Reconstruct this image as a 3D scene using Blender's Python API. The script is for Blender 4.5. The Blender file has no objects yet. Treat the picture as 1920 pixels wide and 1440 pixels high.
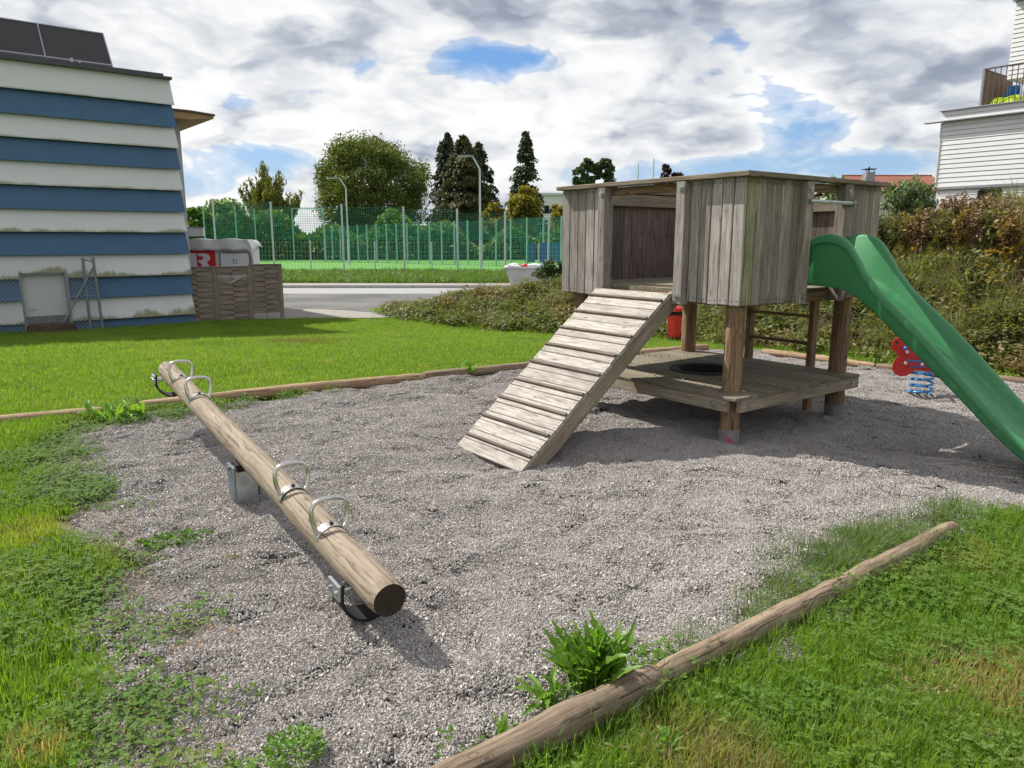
import bpy, bmesh, math, random
import numpy as np
from mathutils import Vector, Matrix, noise as mnoise
R_ = math.radians
random.seed(7); RNG = np.random.default_rng(11)
scn = bpy.context.scene
COL = scn.collection

# ---------------------------------------------------------------- camera
FPX, TILT, CH = 1385.0, R_(11.07), 1.6          # focal length in photo pixels (1920 wide), downward tilt, height
cd = bpy.data.cameras.new('camera'); cam = bpy.data.objects.new('camera', cd); COL.objects.link(cam)
cd.sensor_width = 36; cd.lens = 36 * FPX / 1920; cd.clip_start = .05; cd.clip_end = 3000
cam.location = (0, 0, CH); cam.rotation_euler = (math.pi/2 - TILT, 0, 0)
scn.camera = cam
scn.cycles.max_bounces = 4; scn.cycles.diffuse_bounces = 2; scn.cycles.glossy_bounces = 2; scn.cycles.transmission_bounces = 3; scn.cycles.caustics_reflective = False; scn.cycles.caustics_refractive = False
scn.render.resolution_x, scn.render.resolution_y = 1024, 768

# ---------------------------------------------------------------- light
SUN = Vector((-.80, .50, 1.0)).normalized()      # towards the sun
sd = bpy.data.lights.new('sun', 'SUN'); sd.energy = 5.0; sd.angle = R_(.55); sd.color = (1, .95, .86)
so = bpy.data.objects.new('sun', sd); COL.objects.link(so)
so.rotation_euler = SUN.to_track_quat('Z', 'Y').to_euler()
so.location = (-20, 15, 30)
scn.view_settings.view_transform = 'Standard'; scn.view_settings.look = 'None'
scn.view_settings.exposure = 0.56; scn.view_settings.gamma = 1.0

# ---------------------------------------------------------------- node helpers
class NT:
    def __init__(s, nt): s.nt = nt
    def n(s, typ, inp=None, **kw):
        nd = s.nt.nodes.new(typ)
        for k, v in kw.items(): setattr(nd, k, v)
        if inp:
            for k, v in inp.items(): s.set(nd.inputs[k], v)
        return nd
    def set(s, sock, v):
        if isinstance(v, bpy.types.NodeSocket): s.nt.links.new(v, sock)
        elif hasattr(v, 'outputs'): s.nt.links.new(v.outputs[0], sock)
        else:
            if sock.type == 'RGBA' and len(v) == 3: v = (*v, 1)
            sock.default_value = v
    def math(s, op, a, b=0.0, c=None, clamp=False):
        nd = s.n('ShaderNodeMath', operation=op, use_clamp=clamp)
        s.set(nd.inputs[0], a); s.set(nd.inputs[1], b)
        if c is not None: s.set(nd.inputs[2], c)
        return nd.outputs[0]
    def vm(s, op, a, b=(0, 0, 0)):
        nd = s.n('ShaderNodeVectorMath', operation=op); s.set(nd.inputs[0], a)
        if op == 'SCALE': s.set(nd.inputs['Scale'], b)
        else: s.set(nd.inputs[1], b)
        return nd.outputs['Value'] if op in ('LENGTH', 'DOT_PRODUCT', 'DISTANCE') else nd.outputs[0]
    def mix(s, f, a, b, mode='MIX'):
        nd = s.n('ShaderNodeMix', data_type='RGBA', blend_type=mode)
        s.set(nd.inputs[0], f); s.set(nd.inputs[6], a); s.set(nd.inputs[7], b)
        return nd.outputs[2]
    def sstep(s, v, lo, hi, a=0.0, b=1.0):
        nd = s.n('ShaderNodeMapRange', interpolation_type='SMOOTHSTEP')
        s.set(nd.inputs[0], v); nd.inputs[1].default_value = lo; nd.inputs[2].default_value = hi
        nd.inputs[3].default_value = a; nd.inputs[4].default_value = b
        return nd.outputs[0]
    def noise(s, vec, scale, detail=4, rough=.55, dist=0.0, out=0):
        nd = s.n('ShaderNodeTexNoise'); 
        if vec is not None: s.set(nd.inputs['Vector'], vec)
        nd.inputs['Scale'].default_value = scale; nd.inputs['Detail'].default_value = detail
        nd.inputs['Roughness'].default_value = rough; nd.inputs['Distortion'].default_value = dist
        return nd.outputs[out]
    def ramp(s, f, stops):
        nd = s.n('ShaderNodeValToRGB'); cr = nd.color_ramp
        while len(cr.elements) < len(stops): cr.elements.new(.5)
        for e, (p, c) in zip(cr.elements, stops): e.position = p; e.color = (*c, 1)
        s.set(nd.inputs[0], f); return nd.outputs[0]
    def mapping(s, vec, scale=(1, 1, 1), loc=(0, 0, 0)):
        nd = s.n('ShaderNodeMapping'); s.set(nd.inputs['Vector'], vec)
        s.set(nd.inputs['Scale'], scale); s.set(nd.inputs['Location'], loc)
        return nd.outputs[0]

# ---------------------------------------------------------------- world: sky and cumulus
def make_world():
    w = bpy.data.worlds.new('World'); scn.world = w; w.use_nodes = True
    nt = w.node_tree; nt.nodes.clear(); T = NT(nt)
    S = .1
    sky = T.n('ShaderNodeTexSky', sky_type='NISHITA', sun_disc=False)
    sky.sun_elevation = math.asin(SUN.z); sky.sun_rotation = math.atan2(SUN.x, SUN.y)
    sky.altitude = 400; sky.air_density = 1.0; sky.dust_density = .6; sky.ozone_density = 2.0
    v = T.n('ShaderNodeTexCoord').outputs['Generated']
    sep = T.n('ShaderNodeSeparateXYZ'); T.set(sep.inputs[0], v)
    x, y, z = sep.outputs
    zc = T.math('ADD', T.math('MAXIMUM', z, 0.0), .55)
    cmb = T.n('ShaderNodeCombineXYZ')
    T.set(cmb.inputs[0], T.math('DIVIDE', x, zc)); T.set(cmb.inputs[1], T.math('DIVIDE', y, zc)); T.set(cmb.inputs[2], T.math('MULTIPLY', z, 2.4))
    p = T.vm('ADD', cmb.outputs[0], (SKYOFF[0], SKYOFF[1], 0))
    warp = T.noise(p, 4.0, 4, .55, out=1)
    p2 = T.vm('ADD', p, T.vm('SCALE', T.vm('SUBTRACT', warp, (.5, .5, .5)), .30))
    def billow(q, sc, det=2.6):                           # rounded cauliflower heads
        vo = T.n('ShaderNodeTexVoronoi', feature='F1', normalize=False); T.set(vo.inputs['Vector'], q); vo.inputs['Scale'].default_value = sc
        vo.inputs['Detail'].default_value = det; vo.inputs['Roughness'].default_value = .55; vo.inputs['Lacunarity'].default_value = 2.3
        return vo.outputs['Distance']
    def dens(q, det=2.6):
        a = T.noise(q, 2.3, 3, .5)
        b_ = billow(q, 5.6, det)
        return T.math('SUBTRACT', a, T.math('MULTIPLY', b_, .30))
    d1 = dens(p2); d2 = dens(T.vm('ADD', p2, (-.045, -.01, .07)), 1.0)
    cover = T.math('ADD', d1, .475)
    for (dx, dy, dz), r, fl, amt in GAPS:        # the gaps of blue, by direction
        dv = T.vm('MULTIPLY', T.vm('SUBTRACT', v, (dx, dy, dz)), (1, 1, fl))
        cover = T.math('SUBTRACT', cover, T.math('MULTIPLY', T.sstep(T.vm('LENGTH', dv), 0.0, r, 1, 0), amt))
    m = T.math('MAXIMUM', T.sstep(cover, .415, .525), T.sstep(cover, .26, .47, 0, .5))
    big = T.noise(T.vm('ADD', p, (3.1, 1.7, .4)), 2.0, 4, .45, .1)
    soft = T.noise(p2, 7.0, 4, .5)
    grey = T.math('ADD', T.math('MULTIPLY', T.sstep(big, .42, .70), .40), T.math('MULTIPLY', T.math('SUBTRACT', soft, .5), .7))
    vw = T.vm('ADD', v, T.vm('SCALE', T.vm('SUBTRACT', warp, (.5, .5, .5)), .12))
    for (dx, dy, dz), r, fl, amt in SHADES:      # heavier and brighter cloud masses, by direction
        dv = T.vm('MULTIPLY', T.vm('SUBTRACT', vw, (dx, dy, dz)), (1, 1, fl))
        grey = T.math('ADD', grey, T.math('MULTIPLY', T.sstep(T.vm('LENGTH', dv), 0.0, r, 1, 0), amt))
    thick = T.sstep(cover, .46, .66)
    lit = T.math('ADD', .86, T.math('MULTIPLY', T.math('SUBTRACT', d1, d2), 2.3))
    lit = T.math('SUBTRACT', lit, T.math('MULTIPLY', grey, thick), clamp=True)
    k = .66 / S
    col = T.ramp(lit, [(0, (.33, .375, .465)), (.28, (.52, .565, .65)), (.52, (.77, .795, .835)), (.78, (.95, .96, .97)), (1, (1.05, 1.05, 1.05))])
    col = T.vm('SCALE', col, k)
    blue = T.mix(.6, sky.outputs[0], (.08*k, .31*k, .74*k))
    hz = T.sstep(z, 0.0, .22, .60, 0)
    blue = T.mix(hz, blue, (.56*k, .74*k, .90*k))
    out = T.mix(m, blue, col)
    bg = T.n('ShaderNodeBackground'); T.set(bg.inputs[0], out); bg.inputs[1].default_value = S
    w.cycles.sampling_method = 'NONE'
    o = T.n('ShaderNodeOutputWorld'); nt.links.new(bg.outputs[0], o.inputs[0])

SKYOFF = (0.0, 0.0)
def ray(px, py):
    dx, dz = (px - 960) / FPX, -(py - 720) / FPX
    c, s = math.cos(TILT), math.sin(TILT)
    return Vector((dx, c + dz * s, -s + dz * c))
GAPS = []
for px, py, r, fl, amt in [(925, 112, .135, 2.6, .37), (850, 85, .06, 1.8, .14), (1015, 120, .085, 3.4, .18), (1490, 205, .09, 1.3, .34), (1550, 245, .12, 2.6, .36), (1420, 316, .20, 5.0, .36),
                           (1570, 318, .18, 5.0, .34), (450, 296, .15, 4.5, .34), (540, 300, .10, 3.5, .26), (380, 345, .16, 5.0, .34), (1180, 330, .16, 5, .30), (1690, 305, .10, 3, .32), (440, 185, .06, 2.5, .30)]:
    d = ray(px, py).normalized(); GAPS.append((tuple(d), r, fl, amt))
SHADES = []
for px, py, r, fl, amt in [(930, 10, .28, 2.0, .46), (1700, 130, .34, 1.9, .42), (1280, 90, .22, 1.9, .18), (540, 120, .16, 1.6, .30), (730, 215, .09, 1.8, .25), (1250, 255, .14, 2.6, .25), (330, 40, .25, 1.8, .15), (780, 150, .17, 1.5, -.30), (1120, 190, .20, 1.5, -.30), (380, 230, .2, 1.6, -.2)]:
    d = ray(px, py).normalized(); SHADES.append((tuple(d), r, fl, amt))
make_world()

# ---------------------------------------------------------------- geometry of the place from the photo
O = Vector((0, 0, CH))
def sst(a, b, x): 
    t = min(1, max(0, (x - a) / (b - a))); return t * t * (3 - 2 * t)
ZFAR = -.352                                     # street, far lawn edge and pitch lie a little lower
def G(px, py, z=0.0):                            # point on the level z
    r = ray(px, py); t = (z - CH) / r.z; return O + r * t
def YD(px, py, y):                               # point at a known distance
    r = ray(px, py); return O + r * (y / r.y)
def onplane(px, py, o, n):
    r = ray(px, py); return O + r * ((Vector(o) - O).dot(Vector(n)) / r.dot(Vector(n)))
FOOT = [(-3.2, 18.9), (-2.9, 18.2), (-1.2, 16.4), (.6, 14.6), (2.2, 14.0), (3.4, 11.9), (4.75, 9.55), (6.0, 8.55), (9.5, 5.6), (16, 0), (30, -14)]
FCAP = [.1, .35, .65, 1.0, 1.8, 2.6, 2.75, 2.6, 2.55, 2.5, 2.5]
FA = np.array(FOOT)
def bank_np(X, Y):
    best = np.full(X.shape, 1e9); sgn = np.zeros(X.shape); cap = np.zeros(X.shape)
    for i in range(len(FA) - 1):
        a, b = FA[i], FA[i+1]; d = b - a; L2 = d @ d
        t = np.clip(((X - a[0]) * d[0] + (Y - a[1]) * d[1]) / L2, 0, 1)
        qx, qy = a[0] + t * d[0], a[1] + t * d[1]
        dist = np.hypot(X - qx, Y - qy); s = (d[0] * (Y - a[1]) - d[1] * (X - a[0]))
        u = dist < best
        best = np.where(u, dist, best); sgn = np.where(u, np.sign(s), sgn); cap = np.where(u, FCAP[i] + t * (FCAP[i+1] - FCAP[i]), cap)
    d = np.where(sgn > 0, best, 0)
    h = cap * (1 - np.exp(-(d * .84 / np.maximum(cap, .05)) ** 1.35))
    # the heap ends before the street
    lim = 19.6 + np.clip((X - 2.0), 0, 30) * 1.6
    fall = np.clip((Y - lim) / 2.2, 0, 1); fall = fall * fall * (3 - 2 * fall)
    return h * (1 - fall * (X < 9)), d
def terr_np(X, Y):
    t = np.clip((Y - 9.0) / 8.0, 0, 1); t = t * t * (3 - 2 * t)
    h, d = bank_np(X, Y)
    return ZFAR * t + h
def terr(x, y): return float(terr_np(np.array([x], float), np.array([y], float))[0])
def GT(px, py):                                  # first hit of the pixel's ray with the terrain
    r = ray(px, py).normalized(); t = 1.0
    while t < 400:
        q = O + r * t
        if q.z < terr(q.x, q.y): break
        t += .03 + t * .002
    return O + r * t
C0 = Vector((1.71, 5.57, 0)); DL = Vector((-.597, .802, 0)); DR = Vector((.802, .597, 0))

# gravel bed outline
_far = [(-90, 830), (60, 822), (120, 800), (260, 778), (420, 758), (560, 740), (800, 710), (1000, 690), (1190, 666), (1310, 656), (1428, 660), (1640, 689), (1925, 718)]
_left = [(100, 836), (82, 872), (130, 950), (160, 1010), (240, 1060), (190, 1120), (270, 1180), (300, 1260), (240, 1330), (250, 1440)]
GP = [G(80, 845)] + [G(*p) for p in _far[2:]] + [Vector((8.5, 6.0, 0)), Vector((9, 3.2, 0)), G(2050, 938), G(1920, 957), G(1840, 960), G(1790, 985), G(1500, 1118), G(1235, 1256), G(868, 1432)]
_n2 = G(868, 1440) - G(1235, 1262); GP.append(G(868, 1440) + _n2 * 1.2)
GP += [Vector((-1.35, .9, 0))] + [G(*p) for p in reversed(_left)]
GPA = np.array([(p.x, p.y) for p in GP])
def sdist(X, Y, P=GPA):                          # signed distance to the gravel outline, positive inside
    X = np.asarray(X, float); Y = np.asarray(Y, float)
    best = np.full(X.shape, 1e9); ins = np.zeros(X.shape, bool); n = len(P)
    for i in range(n):
        a, b = P[i], P[(i+1) % n]; d = b - a
        t = np.clip(((X - a[0]) * d[0] + (Y - a[1]) * d[1]) / max(d @ d, 1e-9), 0, 1)
        best = np.minimum(best, np.hypot(X - a[0] - t * d[0], Y - a[1] - t * d[1]))
        c = ((a[1] > Y) != (b[1] > Y))
        with np.errstate(divide='ignore', invalid='ignore'):
            xi = (b[0] - a[0]) * (Y - a[1]) / (b[1] - a[1]) + a[0]
        ins ^= c & (X < xi)
    return np.where(ins, best, -best)
def vnoise(X, Y, s, seed=0):                     # smooth value noise
    X = np.asarray(X) * s + seed * 17.3; Y = np.asarray(Y) * s + seed * 9.1
    xi, yi = np.floor(X).astype(int), np.floor(Y).astype(int); fx, fy = X - xi, Y - yi
    fx = fx * fx * (3 - 2 * fx); fy = fy * fy * (3 - 2 * fy)
    def h(a, b):
        q = np.sin(a * 127.1 + b * 311.7 + seed * 74.7) * 43758.5453; return q - np.floor(q)
    return (h(xi, yi) * (1 - fx) + h(xi+1, yi) * fx) * (1 - fy) + (h(xi, yi+1) * (1 - fx) + h(xi+1, yi+1) * fx) * fy
def gravel_z(X, Y):  # footprints and hollows
    X = np.asarray(X, float); Y = np.asarray(Y, float)
    wx = X + (vnoise(X, Y, 2.1, 12) - .5) * .25; wy = Y + (vnoise(X, Y, 2.3, 13) - .5) * .25
    r1 = lambda a: (wx * math.cos(a) - wy * math.sin(a), wx * math.sin(a) + wy * math.cos(a))
    u = (vnoise(*r1(.5), 1.3, 1) - .5) * .05 + (vnoise(*r1(1.1), 3.2, 2) - .5) * .028 + (vnoise(*r1(2.2), 5.4, 3) - .5) * .032 + (vnoise(*r1(2.9), 9.5, 7) - .5) * .022
    dip = np.exp(-(((X + .15) / .6) ** 2 + ((Y - 5.35) / .5) ** 2)) * .07
    return -.012 + u - dip

# ---------------------------------------------------------------- materials
MATS = {}
def material(name, fn):
    m = bpy.data.materials.new(name); m.use_nodes = True; m.node_tree.nodes.clear()
    T = NT(m.node_tree); out = T.n('ShaderNodeOutputMaterial')
    sh = fn(T); m.node_tree.links.new(sh, out.inputs[0]); MATS[name] = m
    return m
def pbsdf(T, col, rough=.6, metal=0.0, bump=None, bstr=.3, bdist=.01, spec=.5, **kw):
    b = T.n('ShaderNodeBsdfPrincipled')
    T.set(b.inputs['Base Color'], col); T.set(b.inputs['Roughness'], rough); T.set(b.inputs['Metallic'], metal)
    b.inputs['Specular IOR Level'].default_value = spec
    if bump is not None:
        bp = T.n('ShaderNodeBump'); bp.inputs['Strength'].default_value = bstr; bp.inputs['Distance'].default_value = bdist
        T.set(bp.inputs['Height'], bump); T.set(b.inputs['Normal'], bp)
    return b.outputs[0]
def oco(T): return T.n('ShaderNodeTexCoord').outputs['Object']
def pos(T): return T.n('ShaderNodeNewGeometry').outputs['Position']
def orand(T): return T.n('ShaderNodeObjectInfo').outputs['Random']

def wood(name, dark, mid, light, grain=1.0, rough=.8, var=.35, green=0.0, crk=.66):
    def fn(T):                                   # grain runs along the piece's own X axis
        c = oco(T); r = orand(T)
        off = T.n('ShaderNodeCombineXYZ', {0: T.math('MULTIPLY', r, 37.0), 1: T.math('MULTIPLY', r, 91.0), 2: T.math('MULTIPLY', r, 53.0)})
        c2 = T.vm('ADD', c, off.outputs[0])
        warp = T.noise(T.mapping(c2, (1.6, 6, 6)), 1.2, 3, .5, out=1)
        c3 = T.vm('ADD', c2, T.vm('SCALE', T.vm('SUBTRACT', warp, (.5, .5, .5)), .05))
        g1 = T.noise(T.mapping(c3, (1.4*grain, 34, 34)), 2.2, 6, .62)
        g2 = T.noise(T.mapping(c3, (4, 130, 130)), 1.6, 3, .6)
        bl = T.noise(c2, 2.3, 3, .6)
        f = T.math('ADD', T.math('MULTIPLY', g1, .75), T.math('MULTIPLY', g2, .25))
        col = T.ramp(f, [(.31, dark), (.47, mid), (.65, light)])
        col = T.mix(T.sstep(bl, .45, .75, 0, .45), col, tuple(x * .62 for x in mid))
        vo = T.n('ShaderNodeTexVoronoi', feature='F1'); T.set(vo.inputs['Vector'], T.mapping(c2, (3.3, 8, 8))); vo.inputs['Scale'].default_value = 1.7
        kd = vo.outputs['Distance']; kn = T.math('MAXIMUM', T.sstep(kd, .035, .10, .9, 0), T.math('MULTIPLY', T.sstep(kd, .10, .26, .55, 0), T.sstep(T.math('SINE', T.math('MULTIPLY', kd, 95.0)), -.2, .6)))
        col = T.mix(kn, col, tuple(x * .55 for x in dark))
        crack = T.noise(T.mapping(c3, (1.1, 60, 60)), 1.3, 4, .6)
        ck = T.sstep(crack, crk, crk + .05)
        col = T.mix(T.math('MULTIPLY', ck, .75), col, tuple(x * .3 for x in dark))
        br = T.math('ADD', T.math('MULTIPLY', r, var), 1 - var * .5)
        col = T.vm('SCALE', col, br)
        if green:
            gn = T.sstep(T.noise(pos(T), 3.0, 4, .6), .52, .7, 0, green)
            col = T.mix(gn, col, (.16, .19, .05))
        h = T.math('SUBTRACT', f, T.math('MULTIPLY', ck, .5))
        return pbsdf(T, col, rough, bump=h, bstr=.55, bdist=.006, spec=.25)
    return material(name, fn)
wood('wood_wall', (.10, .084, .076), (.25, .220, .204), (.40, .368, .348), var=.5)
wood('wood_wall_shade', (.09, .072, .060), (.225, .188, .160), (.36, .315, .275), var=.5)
wood('wood_wall_moss', (.08, .075, .04), (.20, .185, .11), (.32, .30, .20), green=.75)
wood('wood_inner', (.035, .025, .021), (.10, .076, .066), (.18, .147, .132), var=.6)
wood('wood_ramp', (.12, .10, .086), (.32, .29, .26), (.48, .448, .41), grain=1.6, var=.22)
wood('wood_deck', (.10, .08, .06), (.225, .185, .14), (.34, .295, .235), green=.2)
wood('wood_deckboard', (.072, .057, .041), (.165, .138, .102), (.26, .228, .172), green=.35)
wood('wood_cleat_shade', (.05, .038, .028), (.12, .095, .075), (.22, .185, .15))  # cleat wood darkened: the shade on and under the cleats is in its colour
wood('wood_cap', (.075, .056, .038), (.175, .138, .10), (.30, .25, .19))
wood('wood_post', (.065, .034, .018), (.19, .115, .065), (.33, .235, .155), crk=.595, grain=.8)
wood('wood_seesaw', (.10, .074, .052), (.235, .188, .140), (.35, .295, .235), crk=.595, grain=.7, var=.05)
wood('wood_log', (.065, .046, .032), (.18, .132, .092), (.30, .235, .17), crk=.595, grain=.8, var=.25)
wood('wood_log_pale', (.12, .072, .04), (.29, .19, .115), (.42, .31, .215), crk=.595, grain=.8, var=.2)
wood('wood_fence', (.08, .06, .05), (.185, .145, .122), (.28, .23, .20), var=.28)
wood('wood_eave', (.24, .14, .07), (.36, .225, .115), (.46, .31, .17), var=.1)
wood('wood_brown', (.05, .033, .026), (.11, .075, .06), (.17, .12, .10), var=.3)
def plain(name, col, rough=.6, metal=0.0, nz=0.0, ns=8.0, spec=.5, bump=0.0):
    def fn(T):
        c = pos(T)
        k = T.noise(c, ns, 5, .6)
        cc = T.mix(T.sstep(k, .35, .7, 0, nz), col, tuple(x * .45 for x in col)) if nz else col
        return pbsdf(T, cc, rough, metal, bump=T.noise(c, ns * 6, 4, .6) if bump else None, bstr=bump, bdist=.004, spec=spec)
    return material(name, fn)
plain('steel', (.62, .60, .57), .22, 1.0, .25, 30)
plain('galv', (.46, .49, .50), .42, .9, .45, 14, bump=.1)
plain('galv_dull', (.22, .25, .28), .5, .6, .4, 5)
plain('screw', (.035, .03, .028), .6, .3)
plain('rubber', (.016, .016, .017), .75, 0, .3, 40, .3, bump=.15)
def _cut(base):
    def fn(T):
        c = oco(T); sp = T.n('ShaderNodeSeparateXYZ'); T.set(sp.inputs[0], c)
        d = T.vm('LENGTH', T.vm('MULTIPLY', T.vm('ADD', c, T.vm('SCALE', T.noise(c, 14, 3, .6, out=1), .02)), (0, 1, 1)))
        r = T.sstep(T.math('SINE', T.math('MULTIPLY', d, 820.0)), -.4, .8)
        n = T.noise(c, 40, 4, .7)
        col = T.mix(T.math('MULTIPLY', r, .55), base, tuple(x * .4 for x in base)); col = T.mix(T.sstep(n, .5, .7, 0, .6), col, tuple(x * .35 for x in base))
        return pbsdf(T, col, .85, bump=T.math('SUBTRACT', n, r), bstr=.4, bdist=.004, spec=.2)
    return fn
material('cutend', _cut((.045, .033, .024)))
plain('cutend_pale', (.30, .22, .15), .85, 0, .5, 30, .2, bump=.3)
plain('red_paint', (.62, .035, .03), .38, 0, .18, 9)
plain('red_sign', (.60, .02, .03), .5, 0, .1, 2)
plain('white_sign', (.72, .73, .76), .5, 0, .08, 2)
plain('blue_paint', (.03, .20, .50), .35, 0, .15, 20)
plain('white_wall', (.66, .66, .66), .7, 0, .10, .8)
plain('white_cladding', (.70, .70, .72), .6, 0, .10, 1.2)
plain('grey_wall', (.47, .48, .52), .8, 0, .10, 1.0)
plain('grey_metal', (.28, .29, .31), .5, .3, .2, 3)
plain('gap_shade', (.012, .012, .013), .9)
plain('panel_back', (.028, .026, .026), .6, 0, .3, 3)
plain('panel_frame', (.33, .33, .35), .45, .7)
plain('roof_felt', (.085, .085, .095), .85, 0, .4, 6)
plain('roof_tile', (.25, .085, .058), .8, 0, .4, 9)
plain('lime_cloth', (.52, .72, .02), .7, 0, .1, 2)
plain('tarp', (.70, .70, .71), .55, 0, .18, 1.6)
plain('net_green', (.05, .27, .17), .7)
plain('net_teal', (.05, .30, .24), .7)
plain('post_teal', (.22, .42, .40), .5)
plain('post_grey', (.50, .55, .56), .45, .3)
plain('wire_grey', (.38, .41, .42), .5, .5)
plain('concrete', (.24, .22, .195), .85, 0, .3, 3, bump=.2)
plain('kerb_stone', (.42, .42, .41), .85, 0, .2, 3)
plain('asphalt_pale', (.27, .27, .275), .85, 0, .2, 1.2, bump=.1)
plain('glass_dark', (.012, .012, .014), .55, spec=.15)
plain('skip_paint', (.50, .50, .49), .6, .1, .5, 2.2)
plain('soil', (.085, .06, .045), .95, 0, .5, 14, .1, bump=.4)
plain('blue_banner', (.03, .12, .33), .7, 0, .3, .6)
plain('sock', (.19, .195, .205), .6, .2, .4, 12)
def _sock(T):
    c = pos(T); n = T.noise(c, 9, 4, .6)
    k = T.math('MULTIPLY', T.sstep(n, .50, .60), T.sstep(T.vm('DISTANCE', c, (1.735, 5.64, .05)), .03, .13, 1, 0))
    return pbsdf(T, T.mix(k, (.2, .19, .205), (.36, .06, .10)), .6)
material('sock_red', _sock)
def _asph(T):
    c = pos(T); n = T.noise(c, 60, 4, .7); b = T.noise(c, .5, 4, .6)
    col = T.mix(T.sstep(b, .35, .7), (.085, .085, .088), (.15, .148, .145)); col = T.mix(T.sstep(n, .5, .75, 0, .5), col, (.25, .25, .25))
    return pbsdf(T, col, .9, bump=n, bstr=.5, bdist=.01, spec=.2)
material('asphalt', _asph)
def _slide(T):
    c = oco(T); n = T.noise(c, 3.5, 5, .6); dirt = T.noise(c, 30, 5, .65)
    z = T.n('ShaderNodeSeparateXYZ'); T.set(z.inputs[0], pos(T))
    low = T.sstep(z.outputs[2], .1, 1.1, .75, .16)
    col = T.mix(T.sstep(n, .35, .75, 0, .3), (.036, .205, .076), (.054, .26, .108))
    col = T.mix(T.math('MULTIPLY', T.sstep(dirt, .45, .75), low), col, (.16, .25, .13))
    return pbsdf(T, col, T.math('ADD', .36, T.math('MULTIPLY', dirt, .2)), bump=dirt, bstr=.06, bdist=.003)
material('slide_green', _slide)
def _white_board(T):
    c = oco(T)                                   # x along, y up the board (0 bottom), streaks of algae grow up from the lower edge
    s = T.n('ShaderNodeSeparateXYZ'); T.set(s.inputs[0], c); r = orand(T)
    st = T.noise(T.mapping(T.vm('ADD', c, T.n('ShaderNodeCombineXYZ', {0: T.math('MULTIPLY', r, 50)}).outputs[0]), (26, 2.2, 1)), 1, 5, .65)
    patch = T.noise(T.vm('ADD', c, T.n('ShaderNodeCombineXYZ', {0: T.math('MULTIPLY', r, 31)}).outputs[0]), 1.1, 3, .5)
    zz = T.n('ShaderNodeSeparateXYZ'); T.set(zz.inputs[0], pos(T))
    amt = T.sstep(zz.outputs[2], .2, 3.4, 1.0, .22)
    h = T.math('MULTIPLY', T.math('ADD', T.math('MULTIPLY', T.math('SUBTRACT', st, .25), .26), T.math('MULTIPLY', T.math('SUBTRACT', patch, .47), .75)), amt)
    al = T.sstep(T.math('SUBTRACT', h, s.outputs[1]), -.035, .055, 0, .85)
    col = T.mix(T.sstep(T.noise(c, 2.0, 4, .6), .4, .8, 0, .2), (.60, .61, .62), (.49, .49, .48))
    col = T.mix(al, col, T.mix(T.noise(c, 9, 3, .6), (.10, .105, .05), (.30, .28, .12)))
    return pbsdf(T, col, .7, spec=.3)
material('board_white', _white_board)
def _blue_board(T):
    c = oco(T); col = T.mix(T.sstep(T.noise(c, 2.5, 5, .6), .35, .8, 0, .5), (.058, .128, .235), (.045, .095, .17))
    return pbsdf(T, col, .6, spec=.3)
material('board_blue', _blue_board)

LAWN_SPOTS = [(G(1880, 1275), .34, (.36, .27, .14)), (G(1330, 1425), .30, (.26, .19, .11)), (G(1840, 1050), .30, (.27, .27, .06)), (G(60, 1400), .16, (.33, .23, .13)), (G(60, 1000), .30, (.26, .28, .06)), (G(560, 628), .9, (.13, .11, .04))]
def leafy(name, cols, rough=.55, trans=.35, patch=None, spots=(), pscale=.5, plo=.45, phi=.65, hue=.18):
    """leaf material: random per instance and per leaf, patches in space, light passing through"""
    def fn(T):
        g = T.n('ShaderNodeNewGeometry'); ri = g.outputs['Random Per Island']; ro = orand(T)
        f = T.math('FRACT', T.math('ADD', T.math('MULTIPLY', ri, .65), T.math('MULTIPLY', ro, .55)))
        n = len(cols)
        col = T.ramp(f, [(i / max(1, n - 1), c) for i, c in enumerate(cols)])
        if patch:
            for pc, sc, lo, hi, amt in patch:
                k = T.sstep(T.noise(T.vm('ADD', g.outputs['Position'], (sc * 7.7, sc * 3.1, 0)), sc, 3, .55), lo, hi, 0, amt)
                k = T.math('MULTIPLY', k, T.math('ADD', .55, T.math('MULTIPLY', ri, .6)), clamp=True)
                col = T.mix(k, col, pc)
        sn = T.math('SUBTRACT', T.noise(g.outputs['Position'], 6, 2, .6), .5) if spots else None
        for sc_, sr_, spc in spots:
            dn = T.math('ADD', T.vm('DISTANCE', g.outputs['Position'], tuple(sc_)), T.math('MULTIPLY', sn, sr_))
            col = T.mix(T.math('MULTIPLY', T.sstep(dn, sr_ * .3, sr_ * 1.1, .95, 0), T.math('ADD', .5, T.math('MULTIPLY', ri, .5))), col, spc)
        b = pbsdf(T, col, rough, spec=.3)
        t = T.n('ShaderNodeBsdfTranslucent'); T.set(t.inputs[0], T.mix(.6, col, (.62, .72, .06), 'MULTIPLY')); 
        T.set(t.inputs[0], T.vm('MULTIPLY', T.vm('SCALE', col, 1.7), (1.05, 1.1, .45)))
        mx = T.n('ShaderNodeMixShader'); mx.inputs[0].default_value = trans
        T.set(mx.inputs[1], b); T.set(mx.inputs[2], t)
        return mx.outputs[0]
    return material(name, fn)

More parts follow.
